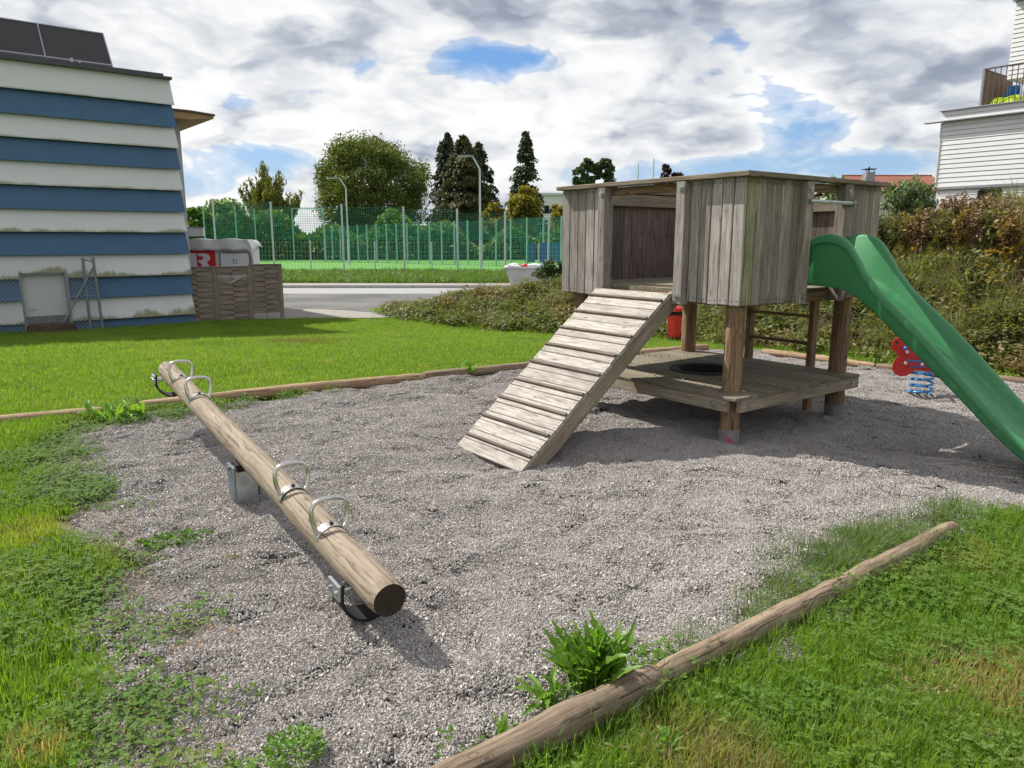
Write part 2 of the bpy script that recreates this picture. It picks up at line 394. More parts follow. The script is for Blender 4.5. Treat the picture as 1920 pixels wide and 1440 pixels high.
# ---------------------------------------------------------------- mesh building
class MB:
    def __init__(s): s.v = []; s.f = []; s.mi = []
    def add(s, vs, fs, mi=0):
        o = len(s.v); s.v += [tuple(v) for v in vs]; s.f += [tuple(i + o for i in f) for f in fs]; s.mi += [mi] * len(fs)
    def box(s, a, b, mi=0, mx=None):
        x0, y0, z0 = a; x1, y1, z1 = b
        vs = [Vector(p) for p in ((x0, y0, z0), (x1, y0, z0), (x1, y1, z0), (x0, y1, z0), (x0, y0, z1), (x1, y0, z1), (x1, y1, z1), (x0, y1, z1))]
        if mx is not None: vs = [mx @ p for p in vs]
        s.add(vs, [(0, 3, 2, 1), (4, 5, 6, 7), (0, 1, 5, 4), (1, 2, 6, 5), (2, 3, 7, 6), (3, 0, 4, 7)], mi)
    def bar(s, a, b, w, t=None, up=(0, 0, 1), mi=0):      # square bar from a to b
        a, b = Vector(a), Vector(b); t = t or w; d = (b - a).normalized(); u = Vector(up)
        if abs(d.dot(u)) > .98: u = Vector((1, 0, 0))
        sd = d.cross(u).normalized() * w / 2; u2 = sd.cross(d).normalized() * t / 2
        vs = [p + i * sd + j * u2 for p in (a, b) for i, j in ((-1, -1), (1, -1), (1, 1), (-1, 1))]
        s.add(vs, [(0, 1, 2, 3), (7, 6, 5, 4), (0, 4, 5, 1), (1, 5, 6, 2), (2, 6, 7, 3), (3, 7, 4, 0)], mi)
    def tube(s, pts, rad, n=10, mi=0, cap=True, closed=False, capmi=None, jit=0.0):
        pts = [Vector(p) for p in pts]; m = len(pts); rs = rad if hasattr(rad, '__len__') else [rad] * m
        vs = []; prev = None
        for i, p in enumerate(pts):
            q0 = pts[(i-1) % m] if (closed or i) else p; q1 = pts[(i+1) % m] if (closed or i < m-1) else p
            d = (q1 - q0).normalized()
            if prev is None:
                u = Vector((0, 0, 1)) if abs(d.z) < .9 else Vector((1, 0, 0)); u = (u - d * u.dot(d)).normalized()
            else: u = (prev - d * prev.dot(d)).normalized()
            prev = u; w = d.cross(u)
            for k in range(n):
                a = 2 * math.pi * k / n; r = rs[i] * (1 + (random.uniform(-jit, jit) if jit else 0)); vs.append(p + (u * math.cos(a) + w * math.sin(a)) * r)
        fs = []
        for i in range(m if closed else m - 1):
            for k in range(n):
                j = (i + 1) % m; fs.append((i*n + k, i*n + (k+1) % n, j*n + (k+1) % n, j*n + k))
        o = len(s.v); s.add(vs, fs, mi)
        if cap and not closed:
            s.f += [tuple(o + k for k in reversed(range(n))), tuple(o + (m-1)*n + k for k in range(n))]; s.mi += [mi if capmi is None else capmi] * 2
    def mesh(s, name, mats, smooth=False):
        me = bpy.data.meshes.new(name); me.from_pydata(s.v, [], s.f)
        for m in (mats if isinstance(mats, (list, tuple)) else [mats]): me.materials.append(MATS[m])
        if any(s.mi): me.polygons.foreach_set('material_index', s.mi)
        if smooth: me.polygons.foreach_set('use_smooth', [True] * len(s.f)); me.set_sharp_from_angle(angle=R_(38 if len(s.f) < 3000 else 80))
        me.update(); return me
    def build(s, name, mats, parent=None, smooth=False, **tags):
        return obj(name, s.mesh(name, mats, smooth), parent, **tags)
def obj(name, me, parent=None, mx=None, **tags):
    o = bpy.data.objects.new(name, me); COL.objects.link(o)
    if parent: o.parent = parent
    if mx is not None: o.matrix_local = mx
    for k, v in tags.items(): 
        if v is not None: o[k] = v
    return o
def thing(name, label, category, loc=(0, 0, 0), rz=0.0, group=None):
    o = bpy.data.objects.new(name, None); COL.objects.link(o); o.location = loc; o.rotation_euler = (0, 0, rz)
    o.empty_display_size = .2; o['label'] = label; o['category'] = category
    if group: o['group'] = group
    return o
def sub(name, parent, loc=(0, 0, 0), rz=0.0):    # an empty that is a part with sub-parts
    o = bpy.data.objects.new(name, None); COL.objects.link(o); o.parent = parent; o.location = loc; o.rotation_euler = (0, 0, rz); return o
_pc = {}
def plank_mesh(L, w, t, mat, screws=0, var=0):
    key = (round(L, 3), round(w, 3), round(t, 3), mat, screws, var)
    if key in _pc: return _pc[key]
    b = MB(); c = min(.004, t * .22); hx, hy, hz = L/2, w/2, t/2
    ring = [(-hy + c, -hz), (hy - c, -hz), (hy, -hz + c), (hy, hz - c), (hy - c, hz), (-hy + c, hz), (-hy, hz - c), (-hy, -hz + c)]
    vs = [(x, y, z) for x in (-hx, hx) for y, z in ring]
    b.add(vs, [tuple(reversed(range(8))), tuple(range(8, 16))] + [(i, (i+1) % 8, 8 + (i+1) % 8, 8 + i) for i in range(8)])
    if screws:
        for x in (-hx + .03, hx - .03):
            for y in (-hy * .55, hy * .55):
                q = [(x + .006 * math.cos(a * 1.0472), y + .006 * math.sin(a * 1.0472), hz + .0007) for a in range(6)]
                b.add(q, [tuple(range(6))], 1)
    me = b.mesh('plank', [mat, 'screw'] if screws else mat); _pc[key] = me; return me
def plank(parent, name, a, b, w, t, nrm, mat, screws=0, jit=0.0, **tags):
    a, b, n = Vector(a), Vector(b), Vector(nrm); d = (b - a); L = d.length; d.normalize()
    n = (n - d * n.dot(d)).normalized(); y = n.cross(d)
    if jit:
        n = (n + y * random.uniform(-jit, jit)).normalized(); y = n.cross(d)
    mx = Matrix((d, y, n)).transposed().to_4x4(); mx.translation = (a + b) / 2 + n * (random.uniform(-.002, .002) if jit else 0)
    return obj(name, plank_mesh(L, w, t, mat, screws), parent, mx, **tags)

def scatter(name, pts, rot, scl, idx, protos, parent=None, **tags):
    """real geometry copied to many points (one object of uncountable stuff)"""
    me = bpy.data.meshes.new(name); n = len(pts)
    me.vertices.add(n); me.vertices.foreach_set('co', np.asarray(pts, np.float32).ravel())
    a = me.attributes.new('rot', 'FLOAT_VECTOR', 'POINT'); a.data.foreach_set('vector', np.asarray(rot, np.float32).ravel())
    a = me.attributes.new('scl', 'FLOAT_VECTOR', 'POINT'); a.data.foreach_set('vector', np.asarray(scl, np.float32).ravel())
    a = me.attributes.new('idx', 'INT', 'POINT'); a.data.foreach_set('value', np.asarray(idx, np.int32))
    o = obj(name, me, parent, **tags)
    ng = bpy.data.node_groups.new(name, 'GeometryNodeTree')
    ng.interface.new_socket('Geometry', in_out='INPUT', socket_type='NodeSocketGeometry')
    ng.interface.new_socket('Geometry', in_out='OUTPUT', socket_type='NodeSocketGeometry')
    N = ng.nodes; gi = N.new('NodeGroupInput'); go = N.new('NodeGroupOutput')
    g2i = N.new('GeometryNodeGeometryToInstance')
    for p in reversed(protos):
        oi = N.new('GeometryNodeObjectInfo'); oi.inputs['Object'].default_value = p; oi.inputs['As Instance'].default_value = False
        ng.links.new(oi.outputs['Geometry'], g2i.inputs[0])
    iop = N.new('GeometryNodeInstanceOnPoints')
    def att(nm, t):
        q = N.new('GeometryNodeInputNamedAttribute'); q.data_type = t; q.inputs['Name'].default_value = nm; return q.outputs[0]
    mp = N.new('GeometryNodeMeshToPoints'); ng.links.new(gi.outputs[0], mp.inputs[0])
    ng.links.new(mp.outputs[0], iop.inputs['Points'])
    ng.links.new(g2i.outputs[0], iop.inputs['Instance'])
    iop.inputs['Pick Instance'].default_value = True
    ng.links.new(att('idx', 'INT'), iop.inputs['Instance Index'])
    er = N.new('FunctionNodeEulerToRotation'); ng.links.new(att('rot', 'FLOAT_VECTOR'), er.inputs[0])
    ng.links.new(er.outputs[0], iop.inputs['Rotation']); ng.links.new(att('scl', 'FLOAT_VECTOR'), iop.inputs['Scale'])
    ng.links.new(iop.outputs[0], go.inputs[0])
    md = o.modifiers.new('scatter', 'NODES'); md.node_group = ng
    return o
def proto(name, mb, mat, smooth=False):          # shape to be copied; not placed in the scene itself
    return bpy.data.objects.new(name, mb.mesh(name, mat, smooth))

# ================================================================ SETTING
def grid_mesh(name, xs, ys, zf, mat, keep=None):
    X, Y = np.meshgrid(xs, ys); Z = zf(X, Y); nx, ny = len(xs), len(ys)
    v = np.stack([X, Y, Z], -1).reshape(-1, 3)
    i = np.arange((ny-1) * (nx-1)); r, c = i // (nx-1), i % (nx-1); a = r * nx + c
    f = np.stack([a, a+1, a+nx+1, a+nx], -1)
    if keep is not None:
        k = keep(X, Y).ravel(); f = f[k[f].any(1)]
        used = np.unique(f); mp = -np.ones(len(v), int); mp[used] = np.arange(len(used)); v = v[used]; f = mp[f]
    me = bpy.data.meshes.new(name); me.from_pydata(v.tolist(), [], f.tolist()); me.materials.append(MATS[mat])
    me.polygons.foreach_set('use_smooth', [True] * len(f)); me.update(); return me
def _ground(T):
    c = pos(T); n = T.noise(c, 1.1, 5, .6); f = T.noise(c, 26, 5, .7); s = T.n('ShaderNodeSeparateXYZ'); T.set(s.inputs[0], c)
    col = T.mix(T.sstep(n, .35, .65), (.062, .125, .012), (.10, .165, .018))
    col = T.mix(T.sstep(f, .5, .75, 0, .7), col, (.035, .06, .010))
    soil = T.sstep(T.noise(c, 2.1, 4, .6), .56, .68, 0, .75)
    col = T.mix(soil, col, (.115, .085, .05))
    bank = T.sstep(s.outputs[2], .08, .3)
    col = T.mix(bank, col, (.05, .045, .022))
    return pbsdf(T, col, .95, bump=f, bstr=.8, bdist=.02, spec=.1)
material('ground', _ground)
def _gravel(T):
    c = pos(T)
    vo = T.n('ShaderNodeTexVoronoi'); T.set(vo.inputs['Vector'], c); vo.inputs['Scale'].default_value = 95
    sp = T.n('ShaderNodeSeparateColor'); T.set(sp.inputs[0], vo.outputs['Color'])
    col = T.ramp(sp.outputs[0], [(0, (.165, .15, .142)), (.4, (.27, .247, .236)), (.75, (.34, .315, .302)), (1, (.45, .425, .41))])
    col = T.mix(T.sstep(vo.outputs['Distance'], .3, .7), col, (.05, .045, .042))
    return pbsdf(T, col, .85, bump=T.math('SUBTRACT', 1.0, vo.outputs['Distance']), bstr=1.0, bdist=.008, spec=.25)
material('gravel_bed', _gravel)
def _pitch(T):
    c = pos(T); n = T.noise(c, .35, 4, .6); w = T.n('ShaderNodeTexWave', wave_type='BANDS', bands_direction='Y'); T.set(w.inputs['Vector'], c); w.inputs['Scale'].default_value = .10
    w.inputs['Distortion'].default_value = .6
    col = T.mix(w.outputs[1], (.085, .235, .045), (.115, .285, .06)); col = T.mix(T.sstep(n, .4, .7, 0, .35), col, (.07, .19, .04))
    return pbsdf(T, col, .9, spec=.15)
material('artificial_turf', _pitch)

# one ground sheet to the horizon, fine near the camera
xs = np.concatenate([np.linspace(-900, -60, 12), np.linspace(-48, -13, 16), np.arange(-12, 12.01, .12), np.linspace(13, 48, 24), np.linspace(60, 900, 12)])
ys = np.concatenate([np.linspace(-300, -20, 6), np.linspace(-14, 0, 8), np.arange(.4, 22.5, .12), np.linspace(23, 48, 26), np.linspace(55, 1500, 16)])
def ground_z(X, Y):
    z = terr_np(X, Y) + (vnoise(X, Y, .9, 5) - .5) * .03 * (Y < 22)
    s = sdist(X, Y) + (vnoise(X, Y, 2.6, 6) - .5) * .34 * (X < -.8) + (vnoise(X, Y, 7, 8) - .5) * .12 * (X < -.8)
    k = np.clip((s + .05) / .16, 0, 1)
    z = z - k * .13
    bk, d = bank_np(X, Y)
    z = z + np.where(d > 0, (vnoise(X, Y, 1.1, 9) - .5) * .35 + (vnoise(X, Y, 2.7, 10) - .5) * .16, 0) * np.clip(d / 1.0, 0, 1) * np.clip(bk / .5, 0, 1)
    return z
def gz(x, y): return float(ground_z(np.array([x], float), np.array([y], float))[0])
obj('ground', grid_mesh('ground', xs, ys, ground_z, 'ground'), kind='structure')
gxs = np.arange(-4.6, 9.2, .07); gys = np.arange(.7, 11.6, .07)
obj('gravel_bed', grid_mesh('gravel_bed', gxs, gys, lambda X, Y: gravel_z(X, Y) - .006, 'gravel_bed', keep=lambda X, Y: sdist(X, Y) > -.22), kind='structure')

# street: flat sheets, each a little above the one below
def sheet(name, pts, z, mat, th=.0, **tags):
    b = MB(); n = len(pts); vs = [(x, y, z) for x, y in pts]
    if th:
        vs += [(x, y, z - th) for x, y in pts]
        b.add(vs, [tuple(range(n))] + [(i, n + i, n + (i+1) % n, (i+1) % n) for i in range(n)])
    else: b.add(vs, [tuple(range(n))])
    o = b.build(name, mat, **tags)
    if o.data.polygons[0].normal.z < 0: o.data.flip_normals()
    return o
ZF = ZFAR
_r0 = YD(530, 600, 18.8); 
sheet('road', [(-16, 19.2), (-5.6, 19.3), (-3.9, 19.0), (-2.4, 19.6), (1, 21.6), (40, 24), (40, 28.9), (-40, 29.3), (-40, 19)], ZF + .022, 'asphalt', kind='structure')
sheet('road_lane', [(-40, 27.0), (40, 26.6), (40, 29.95), (-40, 30.35)], ZF + .027, 'asphalt_pale', kind='structure')
sheet('path', [(-7.2, 18.15), (-3.3, 18.45), (-2.7, 19.05), (-4.6, 20.4), (-7.6, 21.6), (-9, 21.6), (-9, 18.15)], ZF + .032, 'concrete', kind='structure')
sheet('pavement', [(-40, 30.4), (40, 30.0), (40, 31.5), (-40, 31.9)], ZF + .13, 'concrete', th=.13, kind='structure')
kb = MB()
for i in range(40):
    x = -40 + i * 2; yy = 30.37 - (x + 40) * .005
    kb.box((x + .01, yy - .15, ZF), (x + 1.99, yy - .005, ZF + .14))
kb.build('kerb', 'kerb_stone', kind='structure')
sheet('playing_field', [(-70, 42.3), (60, 41.0), (60, 95), (-70, 95)], ZF + .03, 'artificial_turf', kind='structure')
for i, (x0, y0, x1, y1) in enumerate([(-60, 45.2, 50, 44.4), (-60, 58, -2, 56.5)]):
    sheet('pitch_line', [(x0, y0), (x1, y1), (x1, y1 + .12), (x0, y0 + .12)], ZF + .036, 'white_sign', kind='structure')

# ================================================================ PLAY TOWER  (local axes: x = along right wall, y = along left wall)
RZ = math.atan2(DR.y, DR.x)
tower = thing('play_tower', 'weathered wooden play tower on round posts with a board ramp', 'play tower', C0, RZ)
W1, W2, ZB, ZT = 1.94, 2.06, 1.11, 2.05
def wall_board(a, b, w, n, mat='wood_wall', name='wall_board'):
    plank(tower, name, a, b, w, .024, n, mat, screws=1, jit=.012)
def boards_between(c0, c1, n, place, mat):
    w = (c1 - c0) / n
    for i in range(n):
        c = c0 + w * (i + .5); jz = random.uniform(-.006, .006)
        a, b, nn = place(c, jz); wall_board(a, b, w - (random.uniform(.007, .013) if mat != 'wood_inner' else random.uniform(.001, .003)), nn, mat)
L_ = lambda c, j: ((.012, c, ZB + j), (.012, c, ZT - .002), (-1, 0, 0))
Rr = lambda c, j: ((c, .012, ZB + j), (c, .012, ZT - .002), (0, -1, 0))
boards_between(.0, .514, 5, L_, 'wood_wall'); boards_between(1.504, 2.06, 5, L_, 'wood_wall')
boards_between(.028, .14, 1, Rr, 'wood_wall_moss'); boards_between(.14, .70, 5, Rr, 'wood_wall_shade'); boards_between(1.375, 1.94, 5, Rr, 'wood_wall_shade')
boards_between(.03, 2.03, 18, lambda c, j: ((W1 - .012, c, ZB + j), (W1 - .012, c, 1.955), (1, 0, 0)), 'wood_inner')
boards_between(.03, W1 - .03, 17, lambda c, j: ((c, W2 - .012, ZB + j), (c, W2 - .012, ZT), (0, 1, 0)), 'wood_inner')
# square door posts, proud of the boards
def timber(name, a, b, w, t, n, mat, parent=tower): return plank(parent, name, a, b, w, t, n, mat)
for y in (.559, 1.459): timber('door_post', (-.012, y, ZB - .02), (-.012, y, ZT - .004), .09, .105, (-1, 0, 0), 'wood_wall')
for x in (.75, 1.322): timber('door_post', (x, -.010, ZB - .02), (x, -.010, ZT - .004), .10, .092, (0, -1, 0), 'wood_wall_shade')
# lintels, inner rails, caps
timber('lintel', (.05, .61, 2.013), (.05, 1.41, 2.013), .07, .05, (-1, 0, 0), 'wood_post')
timber('lintel', (.80, .05, 2.013), (1.27, .05, 2.013), .07, .05, (0, -1, 0), 'wood_post')
timber('inner_rail', (W1 - .05, .06, 1.905), (W1 - .05, 2.0, 1.905), .10, .05, (-1, 0, 0), 'wood_deck')
timber('inner_rail', (.08, W2 - .05, 1.985), (W1 - .08, W2 - .05, 1.985), .115, .05, (0, -1, 0), 'wood_deck')
zc = ZT + .019
timber('cap_rail', (-.008, -.065, zc), (-.008, W2 + .012, zc), .118, .036, (0, 0, 1), 'wood_cap')
timber('cap_rail', (.0515, -.006, zc + .0015), (W1 + .015, -.006, zc + .0015), .118, .036, (0, 0, 1), 'wood_cap')
timber('cap_rail', (W1 - .03, .08, zc + .001), (W1 - .03, W2 - .05, zc + .001), .14, .036, (0, 0, 1), 'wood_cap')
timber('cap_rail', (.08, W2 - .02, zc + .002), (W1 + .04, W2 - .02, zc + .002), .12, .036, (0, 0, 1), 'wood_cap')
# upper floor
for i in range(19):
    y = .04 + .106 * i
    if y + .1 < W2 - .03: plank(tower, 'floor_board', (.03, y + .05, 1.19), (W1 - .03, y + .05, 1.19), .1, .026, (0, 0, 1), 'wood_deckboard', jit=.01)
for a, b, n in (((.06, .06, 1.135), (.06, 2.0, 1.135), (1, 0, 0)), ((W1 - .06, .06, 1.135), (W1 - .06, 2.0, 1.135), (1, 0, 0))): timber('floor_beam', a, b, .085, .06, n, 'wood_post')
for a, b, n in (((.10, .06, 1.134), (W1 - .1, .06, 1.134), (0, 1, 0)), ((.1, 2.0, 1.134), (W1 - .1, 2.0, 1.134), (0, 1, 0))): timber('floor_beam', a, b, .085, .06, n, 'wood_post')
# round posts with steel shoes
def log_mesh(L, r0, r1, mat, endmat=None, knots=5, wob=.006, seg=26, n=14, seed=0):
    rnd = random.Random(seed); b = MB(); pts = []; rs = []
    kn = [(rnd.uniform(0, L), rnd.uniform(.002, .006)) for _ in range(knots)]
    ph = rnd.uniform(0, 9)
    for i in range(seg + 1):
        x = L * i / seg; t = i / seg
        pts.append((x, wob * math.sin(x * 2.1 + ph), wob * math.sin(x * 1.6 + ph * 2)))
        rs.append(r0 + (r1 - r0) * t + sum(h * math.exp(-((x - k) / .05) ** 2) for k, h in kn))
    rs[0] -= .008; rs[-1] -= .008
    pts[0] = (pts[0][0], *pts[1][1:]); 
    b.tube(pts, rs, n, capmi=1 if endmat else None, jit=.012)
    return b.mesh('log', [mat, endmat] if endmat else mat, smooth=True)
def xaxis_mx(a, b, roll=0.0):
    a, b = Vector(a), Vector(b); d = (b - a).normalized(); up = Vector((0, 0, 1)) if abs(d.z) < .95 else Vector((0, 1, 0))
    y = up.cross(d).normalized(); z = d.cross(y); m = Matrix((d, y, z)).transposed().to_4x4() @ Matrix.Rotation(roll, 4, 'X'); m.translation = a; return m
POSTS = [(.14, .13), (1.69, .13), (1.60, 1.80), (.13, 1.90)]
for i, (x, y) in enumerate(POSTS):
    obj('post', log_mesh(1.26, .081, .074, 'wood_post', 'cutend', knots=3, wob=.002, seed=20 + i), tower, xaxis_mx((x, y, -.07), (x, y, 1.17), i * 1.7))
    b = MB(); b.tube([(x, y, -.12), (x, y, .115)], .0855, 20); b.build('post_shoe', 'sock_red' if i == 0 else 'sock', tower, True)
# lower deck with its round hole
HC = (.80, .93); HR = .275
for i in range(18):
    x = -.06 + .1 * i + .05; y0, y1 = -.06, 1.93
    d = HR * HR - (x - HC[0]) ** 2
    if d > .003:
        h = math.sqrt(d)
        plank(tower, 'deck_board', (x, y0, .398), (x, HC[1] - h, .398), .094, .024, (0, 0, 1), 'wood_deckboard', jit=.01)
        plank(tower, 'deck_board', (x, HC[1] + h, .398), (x, y1, .398), .094, .024, (0, 0, 1), 'wood_deckboard', jit=.01)
    else: plank(tower, 'deck_board', (x, y0, .398), (x, y1, .398), .094, .024, (0, 0, 1), 'wood_deckboard', jit=.01)
for a, b, n in (((-.03, .03, .335), (-.03, 1.9, .335), (-1, 0, 0)), ((1.72, .03, .335), (1.72, 1.9, .335), (1, 0, 0))): plank(tower, 'deck_beam', a, b, .098, .045, n, 'wood_deck', screws=0)
for a, b, n in (((.03, -.03, .3345), (1.74, -.03, .3345), (0, -1, 0)), ((.03, 1.89, .3345), (1.70, 1.89, .3345), (0, 1, 0))): plank(tower, 'deck_beam', a, b, .098, .045, n, 'wood_deck')
b = MB(); N_ = 40
prof = [(HR + .045, .412), (HR + .04, .424), (HR - .0, .426), (HR - .035, .418), (HR - .04, .40), (HR - .045, .31), (HR - .025, .31), (HR - .02, .40)]
vs = [(HC[0] + r * math.cos(2*math.pi*k/N_), HC[1] + r * math.sin(2*math.pi*k/N_), z) for k in range(N_) for r, z in prof]; m_ = len(prof)
b.add(vs, [(k*m_ + j, ((k+1) % N_)*m_ + j, ((k+1) % N_)*m_ + j + 1, k*m_ + j + 1) for k in range(N_) for j in range(m_ - 1)])
vs = [(HC[0] + (HR - .03) * math.cos(2*math.pi*k/N_), HC[1] + (HR - .03) * math.sin(2*math.pi*k/N_), .312) for k in range(N_)]
b.add(vs, [tuple(range(N_))]); b.build('hole_ring', 'rubber', tower, True)  # black disc closes the hole and stands in for the darkness inside it
# bolts with washers
def bolt_mesh():
    b = MB(); b.tube([(0, 0, 0), (0, 0, .006)], .024, 18); b.tube([(0, 0, .006), (0, 0, .013)], .012, 10); b.tube([(0, 0, .013), (0, 0, .016)], .005, 8)
    return b.mesh('bolt', 'galv', True)
BM = bolt_mesh()
def bolt(p, n):
    q = Vector(n).to_track_quat('Z', 'Y').to_matrix().to_4x4(); q.translation = p; obj('bolt', BM, tower, q)
for y in (.559, 1.459): bolt((-.065, y, 1.995), (-1, 0, 0))
bolt((-.065, .559, 1.15), (-1, 0, 0))
for x in (.75, 1.322): bolt((x, -.057, 1.985), (0, -1, 0)); bolt((x, -.057, 1.15), (0, -1, 0))
bolt((-.053, .15, .335), (-1, 0, 0)); bolt((.13, -.053, .335), (0, -1, 0)); bolt((1.64, -.053, .335), (0, -1, 0))
b = MB(); b.tube([(.72, -.072, 1.895), (1.35, -.072, 1.895)], .016, 14); b.tube([(1.345, -.072, 1.895), (1.36, -.072, 1.895)], .026, 14); b.build('grab_bar', 'galv', tower, True)
# ladder on the back
RX = 1.80
for y in (.47, 1.17): timber('ladder_rail', (RX, y, -.1), (RX, y, 1.2), .09, .05, (0, 1, 0), 'wood_post')
for z in (.30, .56, .82): timber('ladder_rung', (RX, .495, z + .06), (RX, 1.145, z + .06), .035, .03, (0, 0, 1), 'wood_post')
# ramp: two stringers, cross boards, climbing cleats
ramp = sub('ramp', tower)
A, Bq = Vector((-.085, 0, 1.165)), Vector((-1.60, 0, -.055)); rd = (Bq - A); RL = rd.length; rd.normalize(); rn = Vector((rd.z, 0, -rd.x)); 
if rn.z < 0: rn = -rn
YL, YR = 1.462, .612
for y in (YR + .03, YL - .03): plank(ramp, 'stringer', A + Vector((0, y, 0)) - rn * .083 - rd * .05, Bq + Vector((0, y, 0)) - rn * .083, .13, .045, (0, 1, 0), 'wood_deck')
nb = 19; step = RL / nb
for i in range(nb):
    c = A + rd * (step * (i + .5)); e = random.uniform(0, .012)
    plank(ramp, 'ramp_board', c + Vector((0, YR - e, 0)), c + Vector((0, YL + random.uniform(0, .01), 0)), step - .004, .03, rn, 'wood_ramp', screws=1, jit=.012)
for i in range(9):
    c = A + rd * (step * (1.0 + 2 * i) + step * .93) + rn * .023
    if i == 0: c = A + rd * (step * 1.0) + rn * .023
    else: c = A + rd * (step * (1.0 + 2.08 * i)) + rn * .023
    plank(ramp, 'ramp_cleat', c + Vector((0, YR - .005, 0)), c + Vector((0, YL + .005, 0)), .024, .024, rn, 'wood_cleat_shade')

# ================================================================ SLIDE
slide = thing('slide', 'green plastic slide leaning from the right side of the play tower', 'slide', C0, RZ)
NT_ = [(-.04, 1.50), (0, 1.555), (.054, 1.615), (.10, 1.637), (.159, 1.645), (.21, 1.644), (.263, 1.634), (.31, 1.617), (.354, 1.588), (.419, 1.50), (.516, 1.357), (.624, 1.225), (.711, 1.152), (.908, .99), (1.11, .807), (1.305, .619), (1.491, .44), (1.61, .335), (1.70, .272), (1.80, .235), (1.95, .222), (2.15, .22)]
NB_ = [(-.04, 1.235), (0, 1.235), (.134, 1.232), (.30, 1.222), (.42, 1.176), (.57, 1.078), (.731, .945), (.93, .772), (1.13, .61), (1.324, .44), (1.471, .312), (1.568, .232), (1.66, .165), (1.76, .115), (1.9, .09), (2.15, .088)]
def interp(t, x):
    return float(np.interp(x, [p[0] for p in t], [p[1] for p in t]))
b = MB(); R0, R1 = .82, 1.36; st = np.unique(np.round(np.concatenate([np.linspace(-.04, .5, 30), np.linspace(.5, 2.15, 46)]), 4)); rows = []
zts = np.array([interp(NT_, s) for s in st]); zbs = np.array([interp(NB_, s) for s in st])
ker = np.array([.25, .5, .25])
for _ in range(3): 
    zts[1:-1] = np.convolve(zts, ker, 'same')[1:-1]; zbs[1:-1] = np.convolve(zbs, ker, 'same')[1:-1]
for s, zt, zb in zip(st, zts, zbs):
    bed = zb + .035; lip = min(.07, (zt - zb) * .45)
    half = [(R0 + .02, zb + .02), (R0 + .02, zt - lip), (R0 - .004, zt - lip + .004), (R0 - .006, zt - .018), (R0 + .004, zt - .004), (R0 + .02, zt), (R0 + .038, zt - .004), (R0 + .05, zt - .02), (R0 + .062, bed + .05), (R0 + .075, bed + .018), (R0 + .105, bed)]
    mir = [(R0 + R1 - r, z) for r, z in reversed(half)]
    bot = [(R1 - .03, zb), (R0 + .03, zb)]
    rows.append([(r, -s, z) for r, z in half + mir + bot])
m_ = len(rows[0]); vs = [p for r in rows for p in r]
fs = [(i*m_ + j, i*m_ + (j+1) % m_, (i+1)*m_ + (j+1) % m_, (i+1)*m_ + j) for i in range(len(rows) - 1) for j in range(m_)]
fs += [tuple(reversed(range(m_))), tuple((len(rows)-1)*m_ + j for j in range(m_))]
b.add(vs, fs); me = b.mesh('chute', 'slide_green', True)
bm_ = bmesh.new(); bm_.from_mesh(me); bmesh.ops.recalc_face_normals(bm_, faces=bm_.faces); bm_.to_mesh(me); bm_.free()
me.set_sharp_from_angle(angle=R_(60)); obj('chute', me, slide)
for x in (R0 + .12, R1 - .12): b = MB(); b.tube([(x, -1.95, -.15), (x, -1.95, .10)], .025, 12); b.build('foot', 'galv', slide, True)

# ================================================================ SEESAW
N0, N1 = Vector((-.480, 2.712, .19)), Vector((-3.008, 6.329, .492)); SD = (N1 - N0).normalized(); SL = (N1 - N0).length
sx = thing('seesaw', 'log seesaw with steel handles and half tyres beneath its ends', 'seesaw', (-1.65, 4.36, 0))
SINV = Matrix.Translation((1.65, -4.36, 0)); SM = SINV @ xaxis_mx(N0, N1)
obj('beam', log_mesh(SL, .078, .074, 'wood_seesaw', 'cutend', knots=9, wob=.006, seg=60, n=24, seed=4), sx, SM)
def slocal(x, y, z): return SM @ Vector((x, y, z))
def handle(xc):
    h = sub('handle', sx)
    pts = [(xc + dx, s_ * y_, z_) for s_, q_ in ((-1, 1), (1, -1)) for dx, y_, z_ in [(0, .066, .048), (.008, .080, .088), (.018, .086, .130), (.026, .080, .170), (.030, .053, .192), (.031, .0, .199)][:: q_][: 6 if s_ < 0 else 7][(0 if s_ < 0 else 1):]]
    c = MB(); P_ = [Vector(p) for p in pts]; sm = []
    for i in range(len(P_) - 1):
        for k in range(3):
            t = k / 3; p0, p1, p2, p3 = P_[max(i-1, 0)], P_[i], P_[i+1], P_[min(i+2, len(P_)-1)]
            sm.append(.5 * ((2*p1) + (p2 - p0)*t + (2*p0 - 5*p1 + 4*p2 - p3)*t*t + (3*p1 - p0 - 3*p2 + p3)*t**3))
    sm.append(P_[-1]); c.tube([slocal(*p) for p in sm], .0115, 12); c.build('grip', 'steel', h, True)
    c = MB(); ang = np.linspace(-1.25, 1.25, 15); ro, ri = .0855, .0815; vs = []
    for a in ang:
        for xx in (xc - .028, xc + .028):
            for r in (ri, ro): vs.append(slocal(xx, r * math.sin(a), r * math.cos(a)))
    fs = []
    for i in range(14):
        o = i * 4; q = o + 4; fs += [(o+1, q+1, q+3, o+3), (o, o+2, q+2, q), (o, q, q+1, o+1), (o+2, o+3, q+3, q+2)]
    fs += [(0, 1, 3, 2), (56, 58, 59, 57)]; c.add(vs, fs); c.build('saddle', 'steel', h)
    c = MB(); c.tube([slocal(xc, 0, .084), slocal(xc, 0, .094)], .010, 10); c.build('screw', 'screw', h, True)
def at_px(px, py):                               # position along the beam seen at a pixel (top of the beam)
    best = min(((abs((P2 := proj(N0 + SD * x + Vector((0, 0, .09))))[0] - px) + abs(P2[1] - py), x) for x in np.linspace(0, SL, 400)))
    return best[1]
